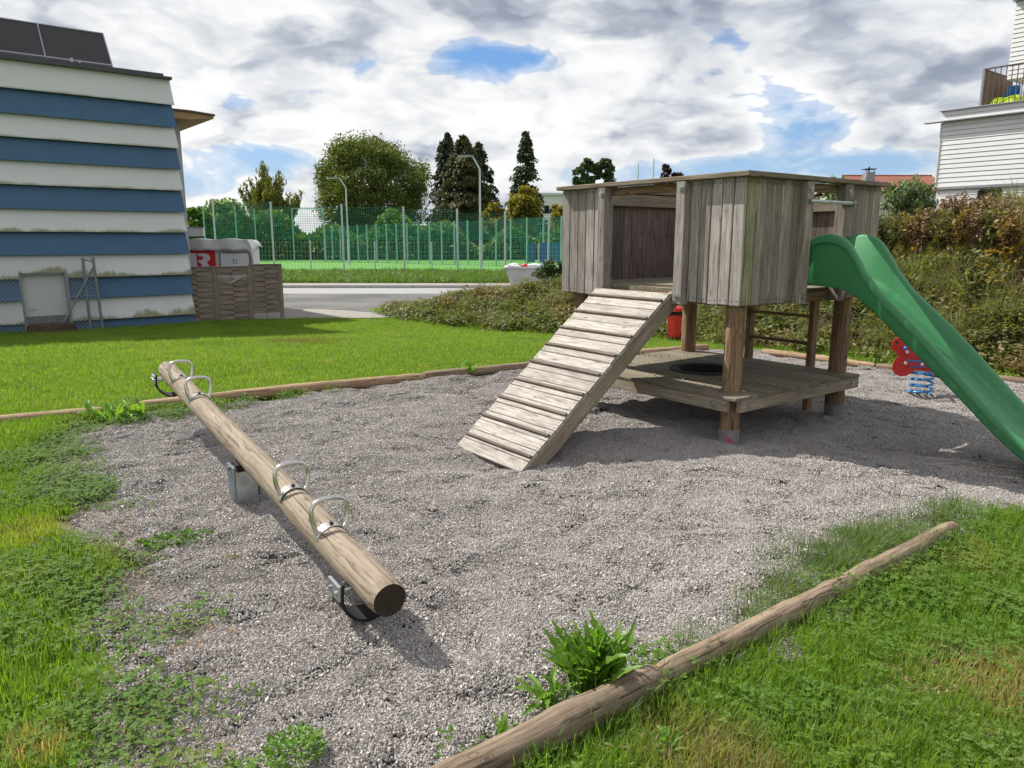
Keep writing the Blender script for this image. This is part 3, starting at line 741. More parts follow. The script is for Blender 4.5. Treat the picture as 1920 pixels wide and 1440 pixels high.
def proj(p):
    v = Vector(p) - O; c, s = math.cos(TILT), math.sin(TILT); dy = v.y * c - v.z * s; dz = v.y * s + v.z * c
    return 960 + FPX * v.x / dy, 720 - FPX * dz / dy
for q in ((548, 922), (620, 994), (373, 746), (340, 712)): handle(at_px(*q))
def tyre(xc, dirn):
    t = sub('tyre', sx); w = .062; vs = []; K = 20; prof = []
    for k in range(K + 1):
        a = math.pi * k / K; prof.append((math.cos(a) * (.135 if a < 1.57 else .106), -.045 - math.sin(a) * .135))
    prof = [(.132, .02)] + prof + [(-.098, -.01)]
    for i, (y, z) in enumerate(prof):
        n = Vector((y, z + .0)); n = n.normalized() if z < 0 else Vector((math.copysign(1, y), 0)); th = .012
        for xx, oo in ((xc - w, 0), (xc + w, 0), (xc + w, th), (xc - w, th)): vs.append(slocal(xx, y - n.x * oo, z - n.y * oo))
    fs = []
    for i in range(len(prof) - 1):
        o = i * 4; q = o + 4; fs += [(o, o+1, q+1, q), (o+1, o+2, q+2, q+1), (o+2, o+3, q+3, q+2), (o+3, o, q, q+3)]
    e = (len(prof) - 1) * 4; fs += [(3, 2, 1, 0), (e, e+1, e+2, e+3)]
    c = MB(); c.add(vs, fs); c.build('tread', 'rubber', t, True)
    for sgn in (-1, 1):
        yo = .146 if sgn > 0 else .100
        ti = yo - .018; c = MB(); c.box((xc - .055, min(sgn*ti, sgn*yo), -.055), (xc + .055, max(sgn*ti, sgn*yo), .012 if sgn > 0 else -.02), mx=None)
        c.v = [tuple(slocal(*v)) for v in c.v]
        c.build('clamp', 'galv', t)
        for xx in (-.03, .03): c = MB(); c.tube([slocal(xc + xx, sgn*.06, -.025), slocal(xc + xx, sgn*(yo + .008), -.025)], .009, 8); c.build('clamp_bolt', 'galv', t)
tyre(.24, 1); tyre(SL - .22, -1)
pm = Matrix.Rotation(math.atan2(SD.y, SD.x), 4, 'Z')
b = MB(); b.box((-.055, -.065, -.15), (.055, .065, .215), mx=pm); b.build('post', 'galv', sx)
b = MB()
for s in (-1, 1): b.box((-.075, s*.075 - .006, .05), (.075, s*.075 + .006, .25), mx=pm)
b.tube([pm @ Vector((0, -.10, .235)), pm @ Vector((0, .10, .235))], .014, 10); b.build('pivot', 'galv_dull', sx)
b = MB(); b.box((-.06, -.055, .216), (.06, .055, .262), mx=pm); b.build('bearing', 'rubber', sx)

# ================================================================ BORDER LOGS
def border_log(px0, px1, r, label, mat='wood_log', seed=0, grp='log edging of the gravel bed', dz=.02, ext0=0, ext1=0, knots=9):
    a, b2 = G(*px0, dz), G(*px1, dz); d = (b2 - a).normalized(); a -= d * ext0; b2 += d * ext1
    L = (b2 - a).length; za = max(gz(a.x, a.y), -.02); zb = max(gz(b2.x, b2.y), -.02); a.z, b2.z = dz + r*.15, dz + r*.15
    m = xaxis_mx(a, b2, seed * 1.3); o = obj('border_log', log_mesh(L, r, r * .96, mat, 'cutend_pale', knots=knots, wob=.007, seg=max(24, int(L * 16)), seed=seed), None, m)
    o['label'] = label; o['category'] = 'log'; o['group'] = grp
border_log((-60, 797), (192, 775), .062, 'pale border log at the left edge between lawn and gravel', 'wood_log_pale', 31, ext0=1.8)
border_log((262, 764), (792, 709), .062, 'long border log behind the far end of the seesaw', 'wood_log_pale', 32)
border_log((794, 709), (1196, 664), .062, 'border log running behind the foot of the ramp', 'wood_log', 33)
border_log((1198, 663), (1325, 653), .06, 'border log seen under the tower beside the red bin', 'wood_log_pale', 34)
border_log((1430, 661), (1640, 688), .05, 'border log at the foot of the bank behind the tower', 'wood_log_pale', 35)
border_log((1644, 690), (1935, 719), .05, 'border log at the bank foot behind the slide', 'wood_log', 36, ext1=.6)
border_log((930, 1424), (1226, 1280), .060, 'thick near border log in front of the large leafy weed', 'wood_log', 37, ext0=.5)
border_log((1238, 1274), (1786, 993), .050, 'long near border log beside the right hand lawn', 'wood_log', 38)

# ================================================================ SPRING RIDER
SR = G(1725, 740); sr = thing('spring_rider', 'red horse-shaped spring rider on a blue coil behind the slide', 'spring rider', SR, R_(-24))
b = MB(); b.tube([(.11 * math.cos(t) * (1 - .08 * t / 30), .11 * math.sin(t), .0 + .30 * t / (2 * math.pi * 4.6)) for t in np.linspace(0, 2 * math.pi * 4.6, 130)], .0125, 8); b.build('spring', 'blue_paint', sr, True)
b = MB(); b.box((-.13, -.075, .30), (.13, .075, .36)); b.box((-.16, -.09, .355), (.10, .09, .372)); b.build('spring_plate', 'blue_paint', sr)
HS = [(-.29, .58), (-.25, .60), (-.21, .57), (-.15, .49), (-.05, .42), (.1, .40), (.25, .43), (.33, .50), (.36, .46), (.32, .36), (.2, .28), (.05, .26), (-.07, .27), (-.10, .243), (-.15, .20), (-.205, .19), (-.26, .215), (-.29, .26), (-.285, .32), (-.27, .36), (-.243, .405), (-.27, .44), (-.32, .48), (-.315, .53)]
def slab(b, prof, y0, y1):
    n = len(prof); vs = [(x, y, z) for y in (y0, y1) for x, z in prof]
    b.add(vs, [tuple(range(n)), tuple(reversed(range(n, 2*n)))] + [(i, n + i, n + (i+1) % n, (i+1) % n) for i in range(n)])
for y in (-.065,):
    b = MB(); slab(b, HS, y, y + .02); b.build('horse_panel', 'red_paint', sr)
b = MB(); b.box((-.19, -.082, .315), (.08, -.066, .36)); b.build('bracket', 'red_paint', sr)
for x, z in ((-.17, .338), (-.02, .338), (-.165, .455)): b = MB(); b.tube([(x, -.066, z), (x, -.098, z)], .016, 10); b.build('cap_nut', 'white_sign', sr, True)
b = MB(); b.box((-.06, -.044, .40), (.24, .044, .425)); b.build('seat', 'blue_paint', sr)
b = MB(); b.tube([(-.19, -.20, .50), (-.19, .20, .50)], .014, 10); b.build('handlebar', 'blue_paint', sr, True)
b = MB(); b.tube([(-.265, -.0655, .545), (-.265, -.068, .545)], .014, 10); b.build('eye', 'screw', sr)
b = MB(); b.box((-.2, -.2, -.12), (.2, .2, -.03)); b.build('base', 'concrete', sr)

# ================================================================ RED BIN
BP = GT(1263, 642); bn = thing('litter_bin', 'red metal litter bin on a post behind the tower', 'litter bin', (BP.x, BP.y, gz(BP.x, BP.y)), R_(-10))
sB = BP.y / 1411                                 # metres per photo pixel there
w = 16 * sB
b = MB(); vs = []
for z, k in ((.10, .80), (.14, .86), (.48, 1.0)):
    vs += [(w*k*math.cos(a*math.pi/3 + .5), w*k*.9*math.sin(a*math.pi/3 + .5), z) for a in range(6)]
b.add(vs, [tuple(reversed(range(6)))] + [(r*6 + i, r*6 + (i+1) % 6, r*6 + 6 + (i+1) % 6, r*6 + 6 + i) for r in range(2) for i in range(6)] + [tuple(12 + i for i in range(6))]); b.build('body', 'red_paint', bn)
b = MB(); b.box((-w*.85, -w*.7, .48), (w*.85, w*.7, .545)); b.build('opening', 'gap_shade', bn)  # solid near-black block stands in for the shade inside the opening
b = MB(); vs = [(w*k*math.cos(a*math.pi/3 + .5), w*k*.9*math.sin(a*math.pi/3 + .5), z) for z, k in ((.545, 1.02), (.60, 1.0), (.635, .62)) for a in range(6)]
b.add(vs, [tuple(reversed(range(6)))] + [(r*6 + i, r*6 + (i+1) % 6, r*6 + 6 + (i+1) % 6, r*6 + 6 + i) for r in range(2) for i in range(6)] + [tuple(12 + i for i in range(6))]); b.build('lid', 'red_paint', bn)
b = MB(); b.tube([(-w*.2, w*.95, -.2), (-w*.2, w*.95, .5)], .024, 10); b.build('post', 'galv_dull', bn, True)

# ================================================================ STRIPED BUILDING  (local x along the front towards its right corner)
KS = 1.22                                        # the far lawn edge lies lower and so farther than the level of the gravel
BC = Vector((-6.29 * KS, 14.44 * KS, 0)); BRZ = math.atan2(.625, .78)
bld = thing('striped_building', 'building clad in sloping blue and white boards behind the lawn', 'building', (BC.x, BC.y, ZF), BRZ)
def bz(z): return (1.6 + (z - 1.6) * KS) - ZF     # heights measured in the photo
edges = [4.479, 4.033, 3.639, 3.267, 2.893, 2.503, 2.109, 1.731, 1.338, .941, .571, .176, -.25]
BLEN = 7.5; DX0, DX1 = -2.742 * KS, -2.02 * KS; DZT = bz(1.035)
for i in range(len(edges) - 1):
    zt, zb = bz(edges[i]), bz(edges[i+1]); mat = 'board_white' if i % 2 == 0 else 'board_blue'
    inset = .012 * i
    segs = [(-BLEN, 0.0 + inset * .8)]
    if zb < DZT - .05 and zt < DZT + .30: segs = [(-BLEN, DX0), (DX1, inset * .8)]
    if zb < DZT < zt: segs = [(-BLEN, DX0), (DX1, inset * .8), ] 
    for x0, x1 in segs:
        b = MB(); h = zt - zb + .03               # board leans: foot .10 proud, head tucked under the board above
        vs = [(x0, 0, 0), (x1, 0, 0), (x1 - (.045 if x1 > -1 else 0), h, 0), (x0, h, 0), (x0, 0, -.02), (x1, 0, -.02), (x1 - (.045 if x1 > -1 else 0), h, -.02), (x0, h, -.02)]
        b.add(vs, [(0, 1, 2, 3), (7, 6, 5, 4), (0, 4, 5, 1), (1, 5, 6, 2), (2, 6, 7, 3), (3, 7, 4, 0)])
        lean = math.atan2(.105, h)
        mx = Matrix.Translation((0, -.125, zb)) @ Matrix.Rotation(math.pi/2 - lean, 4, 'X')
        obj('cladding_board', b.mesh('cladding_board', mat), bld, mx)
    if zb < DZT < zt and DZT < zt - .02:          # the piece of board above the door
        b = MB(); h = zt - DZT + .03; b.box((DX0 + .002, 0, -.018), (DX1 - .002, h, 0))
        obj('cladding_board', b.mesh('cladding_board', mat), bld, Matrix.Translation((0, -.125 + .105 * (DZT - zb) / (zt - zb + .03), DZT)) @ Matrix.Rotation(math.pi/2 - math.atan2(.105, zt - zb + .03), 4, 'X'))
ZTOP = bz(4.479)
b = MB(); b.box((-BLEN, .012, -.3), (DX0, 6, ZTOP - .02)); b.box((DX1, .012, -.3), (-.06, 6, ZTOP - .02)); b.box((DX0, .012, DZT + .02), (DX1, 6, ZTOP - .02)); b.box((DX0, .25, -.3), (DX1, 6, DZT + .02)); b.build('core_wall', 'grey_metal', bld)
b = MB(); b.box((-BLEN, -.14, ZTOP), (-.005, 6, ZTOP + .05)); b.box((-BLEN, -.05, ZTOP + .05), (-.16, 6, ZTOP + .115)); b.build('roof', 'roof_felt', bld)
dr = sub('door', bld)
b = MB(); b.box((DX0 + .05, .06, .0), (DX1 - .05, .10, DZT - .04)); b.build('leaf', 'white_wall', dr)
b = MB(); b.box((DX0, -.06, -.2), (DX0 + .05, .12, DZT)); b.box((DX1 - .05, -.13, -.2), (DX1, .12, DZT)); b.box((DX0 + .05, -.06, DZT - .04), (DX1 - .05, .12, DZT)); b.build('frame', 'grey_metal', dr)
b = MB(); b.box((DX0 + .05, .045, .0), (DX1 - .05, .058, bz(.285))); b.build('kick_plate', 'sock', dr)
b = MB(); b.tube([(DX0 + .14, .06, bz(.42)), (DX0 + .14, .015, bz(.42)), (DX0 + .26, .015, bz(.42))], .011, 8); b.build('handle', 'steel', dr, True)
# rooftop collectors, seen from their dark backs
sp = thing('solar_collector', 'dark rooftop solar collector tilted on the striped building', 'solar panel', (BC.x, BC.y, ZF), BRZ)
zb0 = ZTOP + .115
for k in range(3):
    x1 = -1.02 - k * 1.27; x0 = x1 - 1.25
    f = sub('collector_panel', sp)
    b = MB(); tilt = Matrix.Translation((0, .75, zb0 + .14)) @ Matrix.Rotation(R_(52), 4, 'X')
    b.box((x0, 0, 0), (x1, 1.0, .06), mx=tilt); b.build('backing', 'panel_back', f)
    b = MB()
    for a, c in (((x0 - .005, -.012, -.012), (x1 + .005, .02, .072)), ((x0 - .005, .98, -.012), (x1 + .005, 1.012, .072)), ((x1 - .02, .02, -.012), (x1 + .005, .98, .072))): b.box(a, c, mx=tilt)
    b.build('frame', 'panel_frame', f)
    b = MB(); p0 = tilt @ Vector((x1 - .18, .95, -.01)); p1 = tilt @ Vector((x1 - .18, .3, -.03)); b.tube([p0, p1, (x1 - .10, .70, zb0)], .016, 8); b.build('strut', 'galv_dull', f, True)
b = MB(); b.box((-1.95, -.02, ZTOP + .05), (-1.91, .05, ZTOP + .2)); b.box((-1.80, -.02, ZTOP + .05), (-1.77, .05, ZTOP + .17)); b.box((-1.95, -.02, ZTOP + .05), (-1.77, .05, ZTOP + .08)); b.build('gutter_bracket', 'galv', bld)

# tall pale block behind, with a wooden eave
q = YD(354, 445, 20.4); blk = thing('pale_block', 'pale grey rendered block with a pointed wooden eave behind striped building', 'building', (q.x, q.y, ZF), BRZ)
ze = YD(340, 230, 20.4).z - ZF
b = MB(); b.box((-5, 0, -.3), (0, 7, ze)); b.build('wall', 'grey_wall', blk)
b = MB(); tip = (.72, -.55, ze + .10); vs = [(-5, -.75, ze + .02), (.1, -.62, ze + .02), tip, (.6, 7, ze + .10), (-5, 7, ze + .02)]
vs2 = [(x, y, z + .17 - (.11 if i == 2 else 0)) for i, (x, y, z) in enumerate(vs)]
b.add(vs + vs2, [(4, 3, 2, 1, 0), (5, 6, 7, 8, 9)] + [(i, (i+1) % 5, 5 + (i+1) % 5, 5 + i) for i in range(5)]); b.build('eave', 'wood_eave', blk)
b = MB(); v3 = [(x + (.03 if i in (2, 3) else 0), y - (.03 if i < 3 else 0), z + .004) for i, (x, y, z) in enumerate(vs2)]; v4 = [(x, y, z + .05) for x, y, z in v3]
b.add(v3 + v4, [(4, 3, 2, 1, 0), (5, 6, 7, 8, 9)] + [(i, (i+1) % 5, 5 + (i+1) % 5, 5 + i) for i in range(5)]); b.build('roof', 'wood_brown', blk)
q = YD(357, 443, 20.6); q2 = YD(380, 427, 20.6)
sg = thing('wall_sign', 'small white box sign projecting from the pale block', 'sign', (q.x, q.y, ZF))
b = MB(); b.box((-.1, 0, q.z - ZF), (q2.x - q.x, .12, q2.z - ZF)); b.build('box', 'white_sign', sg)
b = MB(); b.box((-.1, -.02, q2.z - ZF), (q2.x - q.x + .02, .14, q2.z - ZF + .03)); b.build('top', 'panel_frame', sg)
b = MB(); b.box((-.5, .04, .5), (-.1, .08, q2.z - ZF)); b.build('bracket', 'grey_metal', sg)

# wire fence before the door
cf = thing('chain_link_fence', 'wire mesh fence with tilted steel posts before the grey door', 'fence', (BC.x, BC.y, ZF), BRZ)
FX1, FX0 = -1.80 * KS, -1.64 * KS; fy = -.42; fh = bz(1.29)
for x, dx in ((FX1, .01), (FX0, .05)):
    b = MB(); b.tube([(x + dx, fy, -.3), (x, fy, fh)], .030, 10); b.build('post', 'galv_dull', cf, True)
b = MB(); b.tube([(FX0 - .02, fy, fh - .22), (FX1 - .62, fy - .05, 0)], .022, 8); b.build('brace', 'galv_dull', cf, True)
b = MB(); b.tube([(FX1, fy, fh - .05), (FX0, fy, fh - .08)], .014, 6); b.build('tie', 'galv_dull', cf)
b = MB(); hh = fh - .04; sp_ = .085; x0 = FX1 - 3.6; wd = 3.6 + .19
n = int((wd + hh) / sp_)
def wire(b, x, z, X, Z, r=.0018): b.bar((x, fy, z), (X, fy, Z), r * 2, mi=0)
for i in range(n):
    s = i * sp_
    for sg_ in (0, 1):
        a0, a1 = max(0, s - wd), min(hh, s)
        if a1 <= a0: continue
        xa, xb = s - a0, s - a1
        if sg_: xa, xb = wd - xa, wd - xb
        wire(b, x0 + xa, a0, x0 + xb, a1)
for z in (.05, hh * .5, hh): wire(b, x0, z, x0 + wd, z, .0025)
b.build('wire_mesh', 'wire_grey', cf, kind='stuff')
q = BC + Vector((.78, .625, 0)) * (-2.42 * KS) + Vector((.625, -.78, 0)) * .75; st_ = thing('tree_stump', 'low dark brown stump in the grass before the grey door', 'stump', (q.x, q.y, terr(q.x, q.y) + .02), BRZ)
b = MB(); rr = random.Random(5); ring = []
for z, k in ((-.1, 1.1), (.05, 1.0), (.16, .93), (.185, .80)):
    ring.append([(.42 * k * math.cos(t) * (1 + .12 * math.sin(3*t)) + rr.uniform(-.02, .02), .22 * k * math.sin(t) + rr.uniform(-.02, .02), z + rr.uniform(-.015, .015)) for t in np.linspace(0, 2*math.pi, 23)[:-1]])
b.add([p for r in ring for p in r], [(r*22 + i, r*22 + (i+1) % 22, r*22 + 22 + (i+1) % 22, r*22 + 22 + i) for r in range(3) for i in range(22)] + [tuple(66 + i for i in range(22))]); b.build('trunk_base', 'soil', st_, True)

# ================================================================ WOVEN WOODEN FENCE
f0 = Vector((-6.45 * KS, 14.36 * KS, ZF)); f1 = Vector((-4.73 * KS, 15.22 * KS, ZF)); fd = (f1 - f0); FL = fd.length; frz = math.atan2(fd.y, fd.x)
wf = thing('woven_fence', 'brown woven slat fence panels beside the striped building', 'fence', f0, frz)
ff = [.0, (411 - 345) / 187., (473 - 345) / 187., 1.0]; FHT = [1.29, 1.29, 1.33]
for k in range(3):
    x0, x1 = FL * ff[k], FL * ff[k+1]; H_ = FHT[k]
    pn = sub('panel', wf)
    for x in (x0 + .03, x1 - .03): plank(pn, 'upright', (x, 0, -.1), (x, 0, H_), .05, .04, (0, -1, 0), 'wood_fence')
    plank(pn, 'top_rail', (x0, -.001, H_ + .016), (x1, -.001, H_ + .016), .045, .03, (0, 0, 1), 'wood_fence')
    zlo = .03 if k < 2 else .19; n = 20 if k < 2 else 18; ph = (H_ - zlo) / n
    xm = (x0 + x1) / 2
    for i in range(n):
        z = zlo + ph * (i + .5)
        if k == 1 and i == n - 4: continue
        for s, (xa, xb) in ((1, (x0 + .055, xm)), (-1, (xm, x1 - .055))):
            yo = .014 * s * (1 if i % 2 else -1)
            plank(pn, 'slat', (xa, .004 if xa < xm - .01 else yo, z), (xb, yo if xb <= xm + .01 else .004, z + random.uniform(-.006, .006)), ph * 1.08, .007, (0, -1, .14), 'wood_fence', jit=.02)
    plank(pn, 'middle_strip', (xm, 0, zlo - (.19 if k == 2 else 0)), (xm, 0, H_), .022, .012, (0, -1, 0), 'wood_fence')
    if k == 1: plank(pn, 'slat', (xm - .10, -.04, zlo + ph * (n - 6.2)), (x1 - .06, -.02, zlo + ph * (n - 2.8)), .055, .008, (0, -1, 0), 'wood_wall')
    if k == 2: plank(pn, 'bottom_rail', (x0 + .05, 0, .185), (x1 - .05, 0, .185), .05, .03, (0, -1, 0), 'wood_fence')
plank(wf, 'upright', (FL + .015, .0, -.1), (FL + .015, .0, 1.36), .06, .05, (0, -1, 0), 'wood_fence')

# ================================================================ WHITE KIOSK WITH RED SIGN
KY = 21.0; ql = YD(340, 500, KY); qr = YD(472, 500, KY)
ks = thing('kiosk', 'white panelled kiosk with sagging tarpaulin roof behind the woven fence', 'kiosk', (ql.x, KY, ZF)); KW = qr.x - ql.x
zr = YD(420, 466, KY).z - ZF; zt_ = YD(420, 448, KY).z - ZF
kw = sub('front', ks)
for i in range(9):
    x0 = KW / 9 * i; b = MB(); b.box((x0 + .006, 0, 0), (x0 + KW / 9 - .006, .05, zr)); b.build('wall_panel', 'white_wall', kw)
b = MB(); b.box((KW - .02, .052, 0), (KW + .03, .62, zr - .02)); b.box((0, .052, 0), (KW - .02, .62, zr - .02)); b.build('side_wall', 'white_wall', ks)
b = MB(); b.box((KW - .03, -.02, 0), (KW + .02, .0, zr)); b.build('corner_trim', 'panel_frame', ks)
# tarpaulin: sagging sheet with hanging front and loose corner
b = MB(); nx, ny = 36, 14; vs = []
for j in range(ny):
    for i in range(nx):
        u = i / (nx-1); x = -.3 + u * (KW + .44); v = j / (ny-1)
        if v < .3: y = -.10 - .03 * math.sin(u * 19); z = zr - .05 + (zt_ - zr + .02) * (v / .3) + .012 * math.sin(u * 31)
        else: y = -.10 + (v - .3) / .7 * .85; z = zt_ - .03 + .05 * math.sin(v * 3) - .035 * math.sin(u * 9) ** 2
        if u > .93: z -= (u - .93) / .07 * (.34 if v < .6 else .2); x -= (u - .93) / .07 * .05
        vs.append((x, y, z))
b.add(vs, [(j*nx + i, j*nx + i + 1, (j+1)*nx + i + 1, (j+1)*nx + i) for j in range(ny-1) for i in range(nx-1)]); o = b.build('tarpaulin', 'tarp', ks, True)
o.modifiers.new('thickness', 'SOLIDIFY').thickness = .012
hx0, hx1 = YD(415, 490, KY).x - ql.x, YD(468, 490, KY).x - ql.x; hz0, hz1 = YD(415, 502, KY).z - ZF, YD(415, 475, KY).z - ZF
ht = sub('serving_hatch', ks)
b = MB(); b.box((hx0, -.035, hz0), (hx1, -.005, hz1)); b.build('shutter', 'white_sign', ht)
b = MB()
for a, c in (((hx0 - .03, -.04, hz0), (hx0, -.004, hz1 + .03)), ((hx1, -.04, hz0), (hx1 + .03, -.004, hz1 + .03)), ((hx0, -.04, hz1), (hx1, -.004, hz1 + .03))): b.box(a, c)
b.build('shutter_frame', 'sock', ht)
b = MB(); cx, cz = (hx0 + hx1) / 2, hz0 + (hz1 - hz0) * .42
for dx, dz, Dx, Dz in ((-.05, .05, -.015, .015), (.05, .05, .015, .015), (-.05, -.05, -.015, -.015), (.05, -.05, .015, -.015), (-.055, .055, -.055, .02), (-.055, .055, -.02, .055), (.055, .055, .055, .02), (.055, -.055, .055, -.02), (-.055, -.055, -.055, -.02)):
    b.bar((cx + dx, -.037, cz + dz), (cx + Dx, -.037, cz + Dz), .012, .004, up=(0, 1, 0))
b.build('emblem', 'screw', ht, kind='stuff')
rs_ = thing('red_sign', 'red square sign with white letter R on the kiosk', 'sign', (ql.x, KY, ZF))
rx0, rx1 = YD(346, 480, KY).x - ql.x, YD(404, 480, KY).x - ql.x; rz0, rz1 = YD(380, 506, KY).z - ZF, YD(380, 467, KY).z - ZF
b = MB(); b.box((rx0, -.03, rz0), (rx1, -.004, rz1)); b.build('board', 'red_sign', rs_)
def RP(u, v): return (rx0 + (rx1 - rx0) * u, rz0 + (rz1 - rz0) * v)
b = MB(); slab(b, [RP(*p) for p in ((.17, .0), (.40, .0), (.40, .80), (.20, .80), (.17, .74))], -.037, -.031); b.build('letter_stem', 'white_sign', rs_)
b = MB(); outer = [(.45, .80), (.66, .80), (.78, .75), (.84, .62), (.82, .48), (.72, .38), (.86, .0), (.63, .0), (.50, .36), (.45, .36)]
slab(b, [RP(*p) for p in outer], -.037, -.031); b.build('letter_bowl', 'white_sign', rs_)
b = MB(); slab(b, [RP(*p) for p in ((.45, .66), (.56, .66), (.62, .61), (.62, .53), (.56, .48), (.45, .48))], -.041, -.0372); b.build('letter_counter', 'red_sign', rs_)

# ================================================================ SPORTS GROUND FENCES AND LAMPS
def net(b, p0, p1, z0, z1, cell, r, horiz=True, vert=True, hz=None):
    p0, p1 = Vector(p0), Vector(p1); L = (p1 - p0).length; d = (p1 - p0) / L
    def fl(a, c):                                # three-sided thread
        b.bar(a, c, r, r)
    if vert:
        for i in range(int(L / cell) + 1):
            q = p0 + d * (i * cell); fl((q.x, q.y, z0), (q.x, q.y, z1))
    if horiz:
        hc = hz or cell
        for i in range(int((z1 - z0) / hc) + 1):
            z = z0 + i * hc; fl((p0.x, p0.y, z), (p1.x, p1.y, z))
YN = 42.2
tf = thing('ball_stop_fence', 'tall fence of pale posts with green net along near side of pitch', 'fence', (0, YN, ZF))
def posts(parent, pxs, y, r, mat, base=0.0, name='post'):
    pts = []
    for px, ptop in pxs:
        t = YD(px, ptop, y(px) if callable(y) else y); yy = t.y
        c = MB(); c.tube([(t.x - parent.location.x, yy - parent.location.y, -.3 + base), (t.x - parent.location.x, yy - parent.location.y, t.z - ZF)], r, 8); c.build(name, mat, parent, True); pts.append(Vector((t.x, yy, t.z)))
    return pts
tp = posts(tf, [(398, 372), (507, 378), (640, 383), (756, 387), (857, 391), (947, 396), (1029, 405), (1110, 410)], YN, .055, 'post_grey')
for i in range(len(tp) - 1):
    b = MB(); a, c = tp[i], tp[i+1]
    net(b, (a.x, 0, 0), (c.x, 0, 0), 1.95, min(a.z, c.z) - ZF - .05, .125, .011); b.build('net', 'net_green', tf, kind='stuff')
lf = thing('low_mesh_fence', 'low wire mesh fence in front of the green ball net', 'fence', (0, YN - .35, ZF))
lp = posts(lf, [(385, 449), (483, 450), (581, 450), (702, 452), (809, 453), (903, 455), (1010, 456), (1090, 457)], YN - .35, .04, 'post_grey')
for i in range(len(lp) - 1):
    b = MB(); net(b, (lp[i].x, 0, 0), (lp[i+1].x, 0, 0), .05, lp[i].z - ZF - .02, .2, .009, hz=.25); b.build('mesh_panel', 'wire_grey', lf, kind='stuff')
FPX_ = [545, 590, 640, 690, 742, 795, 852, 908, 968, 1030, 1095, 1163, 1235, 1310, 1390, 1470, 1553, 1645, 1738, 1840]
def fary(px): return 66 - (px - 605) / (1053 - 605) * 15
ft = thing('far_green_fence', 'green mesh fence with teal posts along the far side of pitch', 'fence', (0, 60, ZF))
fp = posts(ft, [(440 + x / 3, 423.5 - (x - 545) / 1295 * 18) for x in [505] + FPX_], fary, .06, 'post_teal')
for i in range(len(fp) - 1):
    a, c = fp[i], fp[i+1]; h = min(a.z, c.z) - ZF
    b = MB(); pa, pc_ = (a.x, a.y - 60, 0), (c.x, c.y - 60, 0)
    net(b, pa, pc_, 0.05, h * .62, .16, .016, hz=.17)
    net(b, pa, pc_, h * .62, h - .03, .14, .014, hz=.14); b.build('mesh_panel', 'net_teal', ft, kind='stuff')
gf = thing('goal_end_fence', 'tall green net fence at the left end of the pitch', 'fence', (0, 66, ZF))
gp = posts(gf, [(380, 386), (440, 386), (476, 391), (547, 391), (605, 391)], 66.3, .06, 'post_teal')
for i in range(len(gp) - 1):
    a, c = gp[i], gp[i+1]; b = MB(); net(b, (a.x, .3, 0), (c.x, .3, 0), .05, min(a.z, c.z) - ZF, .17, .011); b.build('net', 'net_green', gf, kind='stuff')
b = MB(); b.bar((gp[3].x, .3, gp[3].z - ZF), (gp[4].x, .3, gp[4].z - ZF), .07); b.build('top_rail', 'post_teal', gf)
for px0, px1, py0, py1, lab in ((985, 1003, 456, 492, 'narrow dark blue banner on the far green fence'), (1012, 1050, 455, 492, 'wide dark blue banner on the far green fence near the tower')):
    yy = fary((px0 + px1) / 2) + .25; a, c = YD(px0, py1, yy), YD(px1, py0, yy); t = thing('banner', lab, 'banner', (a.x, yy, ZF), group='blue banners behind the pitch')
    b = MB(); nn = 8
    for i in range(nn): u0 = (c.x - a.x) * i / nn; u1 = (c.x - a.x) * (i + 1) / nn; b.add([(u0, .03 * math.sin(i * 2), a.z - ZF), (u1, .03 * math.sin(i * 2 + 2), a.z - ZF), (u1, .03 * math.sin(i * 2 + 2), c.z - ZF), (u0, .03 * math.sin(i * 2), c.z - ZF)], [(0, 1, 2, 3)])
    o = b.build('cloth', 'blue_banner', t); o.modifiers.new('thickness', 'SOLIDIFY').thickness = .01
def lamp(pxb, pxt, pyb, pyt, y, label, arm):
    a, t = YD(pxb, pyb, y), YD(pxt, pyt, y); L = thing('street_lamp', label, 'street lamp', (a.x, y, ZF), group='lamps by the pitch'); h = t.z - ZF; kz = h - .75
    b = MB(); b.tube([(0, 0, -.2), (0, 0, kz * .5), (0, 0, kz), (-arm * .5, 0, h - .25), (-arm * .75, 0, h - .05)], [.07, .06, .05, .045, .04], 10); b.build('pole', 'post_grey', L, True)
    b = MB(); b.box((-arm * .75 - .85, -.13, h - .06), (-arm * .75 + .05, .13, h + .03)); b.build('lamp_head', 'grey_metal', L)
    b = MB(); b.box((-arm * .75 - .8, -.1, h - .075), (-arm * .75 - .25, .1, h - .0605)); b.build('diffuser', 'white_sign', L)
lamp(654, 640, 490, 333, 58, 'grey street lamp in front of the large round tree', .62)
lamp(901, 884, 500, 292, 44, 'taller grey street lamp in front of the dark conifers', .55)
for i, (px, pt, lab) in enumerate(((1197, 310, 'shorter left one of two thin flagpoles above the tower'), (1226, 300, 'taller right one of two thin flagpoles above the tower'))):
    t = YD(px, pt, 70); fpz = thing('flagpole', lab, 'flagpole', (t.x, 70, ZF), group='flagpoles behind the tower')
    b = MB(); b.tube([(0, 0, -.2), (0, 0, t.z - ZF)], [.08, .06], 10); b.build('pole', 'post_grey', fpz, True); b = MB(); b.tube([(0, 0, t.z - ZF), (0, 0, t.z - ZF + .1)], [.08, .05], 8); b.build('finial', 'galv', fpz)

